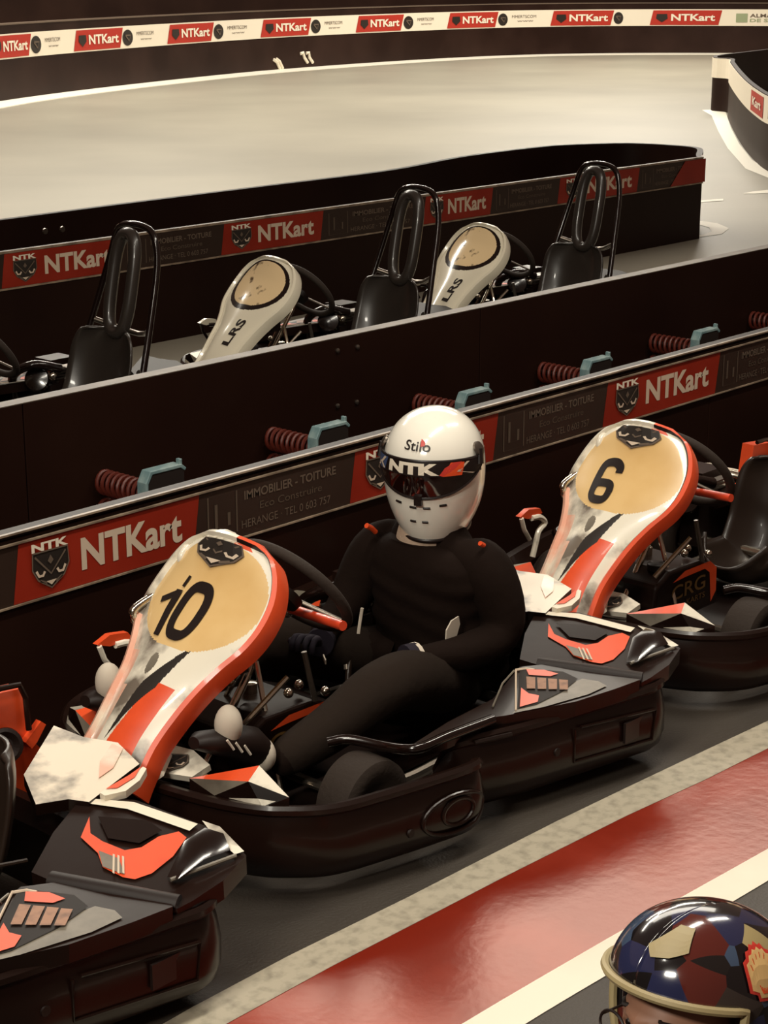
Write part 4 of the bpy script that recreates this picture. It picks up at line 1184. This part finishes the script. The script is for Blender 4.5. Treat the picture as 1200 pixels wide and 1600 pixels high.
def make_kid():
    C = Z(1093, 1556, .82)
    D = C - AY(679, 728, YC) ; D.z += .02
    org = Vector((3.95, YC, .10)) + D
    root = empty('person', org, 'person at the bottom right in a patchwork open-face helmet with cream trim, face turned left', 'person')
    driver_body(root, org, D); trousers(root, org, D)
    F = Vector((-.93, .10, 0)).normalized(); F = (-RV * .80 - hd * .60).normalized(); U = Vector((0, 0, 1)); S = F.cross(U).normalized()
    p_, r_ = math.radians(12), math.radians(3)
    F2 = (F * math.cos(p_) + U * math.sin(p_)).normalized(); Ua = S.cross(F2).normalized()
    S = (S * math.cos(r_) - Ua * math.sin(r_)).normalized(); U2 = S.cross(F2).normalized()
    hf = helm_fn(C, F2, U2, S, W=.124, HT=.135, LF=.143, LB=.148)
    mb = MB(); A = 1.25; HB = .22
    def inface(az, h):
        a = abs(((az + PI) % (2 * PI)) - PI); return a < A and h < HB - .0 * (a / A) ** 2
    mb.grid(lambda u, v: hf(2 * PI * v, math.cos(PI * u)), 90, 120, lambda u, v: None if inface(2 * PI * v, math.cos(PI * u)) else 'patchwork')
    HM = mb.build('helmet', root, org, ang=1.2, solid=.02)
    mb = MB(); rim = [hf(-A, -1 + (1 + HB - .0) * i / 14, .002) for i in range(15)] + [hf(-A + 2 * A * i / 40, HB - .0 * abs(-1 + 2 * i / 40) ** 2, .004) for i in range(1, 40)] + [hf(A, HB - .0 - (1 + HB - .0) * i / 14, .002) for i in range(15)]
    mb.tube(rim, .0065, 'trim_cream', 8)
    tag(mb.build('edge_trim', HM, org), 'cream rubber trim')
    S_ = 1 if hf(1.5, 0).dot(RV) > hf(-1.5, 0).dot(RV) else -1
    mb = MB()
    hs = lambda x, y, l=0: hf(S_ * x, y + .36, .003 + .0012 * l)
    sc = []
    for i in range(15):
        a = PI * (.06 + .88 * i / 14); rr = 1 + .05 * (1 if i % 2 else -1); sc.append((1.47 + .22 * math.cos(a) * rr, .20 + .20 * math.sin(a) * rr))
    sc += [(1.31, .06), (1.39, .04), (1.41, -.01), (1.53, -.01), (1.55, .04), (1.63, .06)]
    big = [(1.47 + (x - 1.47) * 1.18, .18 + (y - .18) * 1.18) for x, y in sc]
    mb.poly2(hs, big, 'red_print', 2); mb.poly2(lambda x, y: hs(x, y, 1), sc, 'plate_yellow', 2)
    for i in range(7):
        a = PI * (.15 + .7 * i / 6); mb.stroke2(lambda x, y: hs(x, y, 2), [(1.47 + .04 * math.cos(a), .03), (1.47 + .19 * math.cos(a), .20 + .17 * math.sin(a))], .010, 'orange')
    mb.build('emblem', HM, org, smooth=False); mb = MB()
    hs = lambda x, y: hf(S_ * (x - .12), y + .20, .003)
    mb.poly2(hs, [(.10, .45), (.34, .66), (.62, .66), (.66, .48), (.45, .40), (.22, .36)], 'trim_cream', 4)
    mb.build('cream_patch', HM, org, smooth=False)
    mb = MB(); pts = [hf(S_ * (1.45 + .26 * math.cos(t * PI / 10)), -.30 + .22 * math.sin(t * PI / 10), .004) for t in range(20)]
    mb.tube(pts, .003, 'ad_grey', 6, loop=True)
    mb.lathe(hf(S_ * 1.25, -.05, 0), hf(S_ * 1.25, -.05, 0) - C, [(0, .012), (.006, .011), (.009, .006)], 'steel', 14)
    mb.build('ear_outline', HM, org)
    # head with face
    mb = MB(); Rm = Matrix((F2, S, U2)).transposed()
    def hd_(u, v):
        a = PI * u; b = 2 * PI * v
        x, y, z = math.sin(a) * math.cos(b), math.sin(a) * math.sin(b), math.cos(a)
        jaw = 1 - .22 * max(0, -z) ** 1.5
        px_ = x * .105 * jaw; py = y * .082 * jaw; pz = z * .135
        fz = max(0, x)
        if fz > 0:
            ay = abs(y)
            px_ += .030 * math.exp(-((pz + .028) / .022) ** 2 - (py / .013) ** 2)        # nose tip
            px_ += .014 * math.exp(-((pz + .005) / .022) ** 2 - (py / .010) ** 2)        # bridge
            px_ += .010 * math.exp(-((pz - .028) / .012) ** 2 - (py / .055) ** 2)        # brow
            px_ -= .012 * math.exp(-((pz - .008) / .013) ** 2 - ((ay * .082 - .032) / .016) ** 2)   # sockets
            px_ += .008 * math.exp(-((pz + .062) / .010) ** 2 - (py / .025) ** 2)        # lips
            px_ -= .004 * math.exp(-((pz + .066) / .003) ** 2 - (py / .024) ** 2)
            px_ += .010 * math.exp(-((pz + .100) / .018) ** 2 - (py / .025) ** 2)        # chin
        return C + Rm @ Vector((px_ + .012, py, pz - .045))
    mb.grid(hd_, 64, 96, 'skin')
    mb.tube([C + Vector((0, 0, -.12)), C + Vector((.02, 0, -.26))], .058, 'skin', 20)
    HD = mb.build('head', root, org)
    mb = MB()
    for s in (-1, 1):
        ct = Vector((.112, s * .034, -.038)); mb.ball(C + Rm @ (ct - Vector((.026, 0, 0))), .012, 'cloth_white', 10)
        mb.ball(C + Rm @ (ct - Vector((.0155, 0, 0))), .006, 'dark_print', 8)
        mb.tube([C + Rm @ Vector((.112 - .012 * abs(k - 2) * (1 if k > 2 else .4), s * (.016 + .010 * k), -.012 + .002 * math.sin(k))) for k in range(5)], .0035, 'hair', 6)
    mb.build('eyes_and_brows', HD, org)
    mb = MB()
    for s in (-1, 1):
        pts = [C + Rm @ Vector((.128 - .25 * abs(.027 * math.cos(a * PI / 12)) * 0 - .004 * math.cos(a * PI / 12), s * (.036 + .027 * math.cos(a * PI / 12)), -.040 + .020 * math.sin(a * PI / 12))) for a in range(24)]
        mb.tube(pts, .0022, 'dark_print', 6, loop=True)
        mb.tube([C + Rm @ Vector((.122, s * .063, -.034)), C + Rm @ Vector((.03, s * .086, -.034))], .002, 'dark_print', 6)
    mb.tube([C + Rm @ Vector((.130, -.009, -.038)), C + Rm @ Vector((.130, .009, -.038))], .0022, 'dark_print', 6)
    tag(mb.build('glasses', root, org), 'thin dark-rimmed glasses')
    wl_, wr_ = Vector((3.60, 3.185, .345)) + D, Vector((3.575, 3.50, .325)) + D
    hand('glove', root, org, wl_, (-.93, .32, -.12), (.1, 0, 1), 1, 'glove')
    hand('glove', root, org, wr_, (-.80, -.30, .5), (.3, .1, 1), -1, 'glove')
    return root
make_kid()
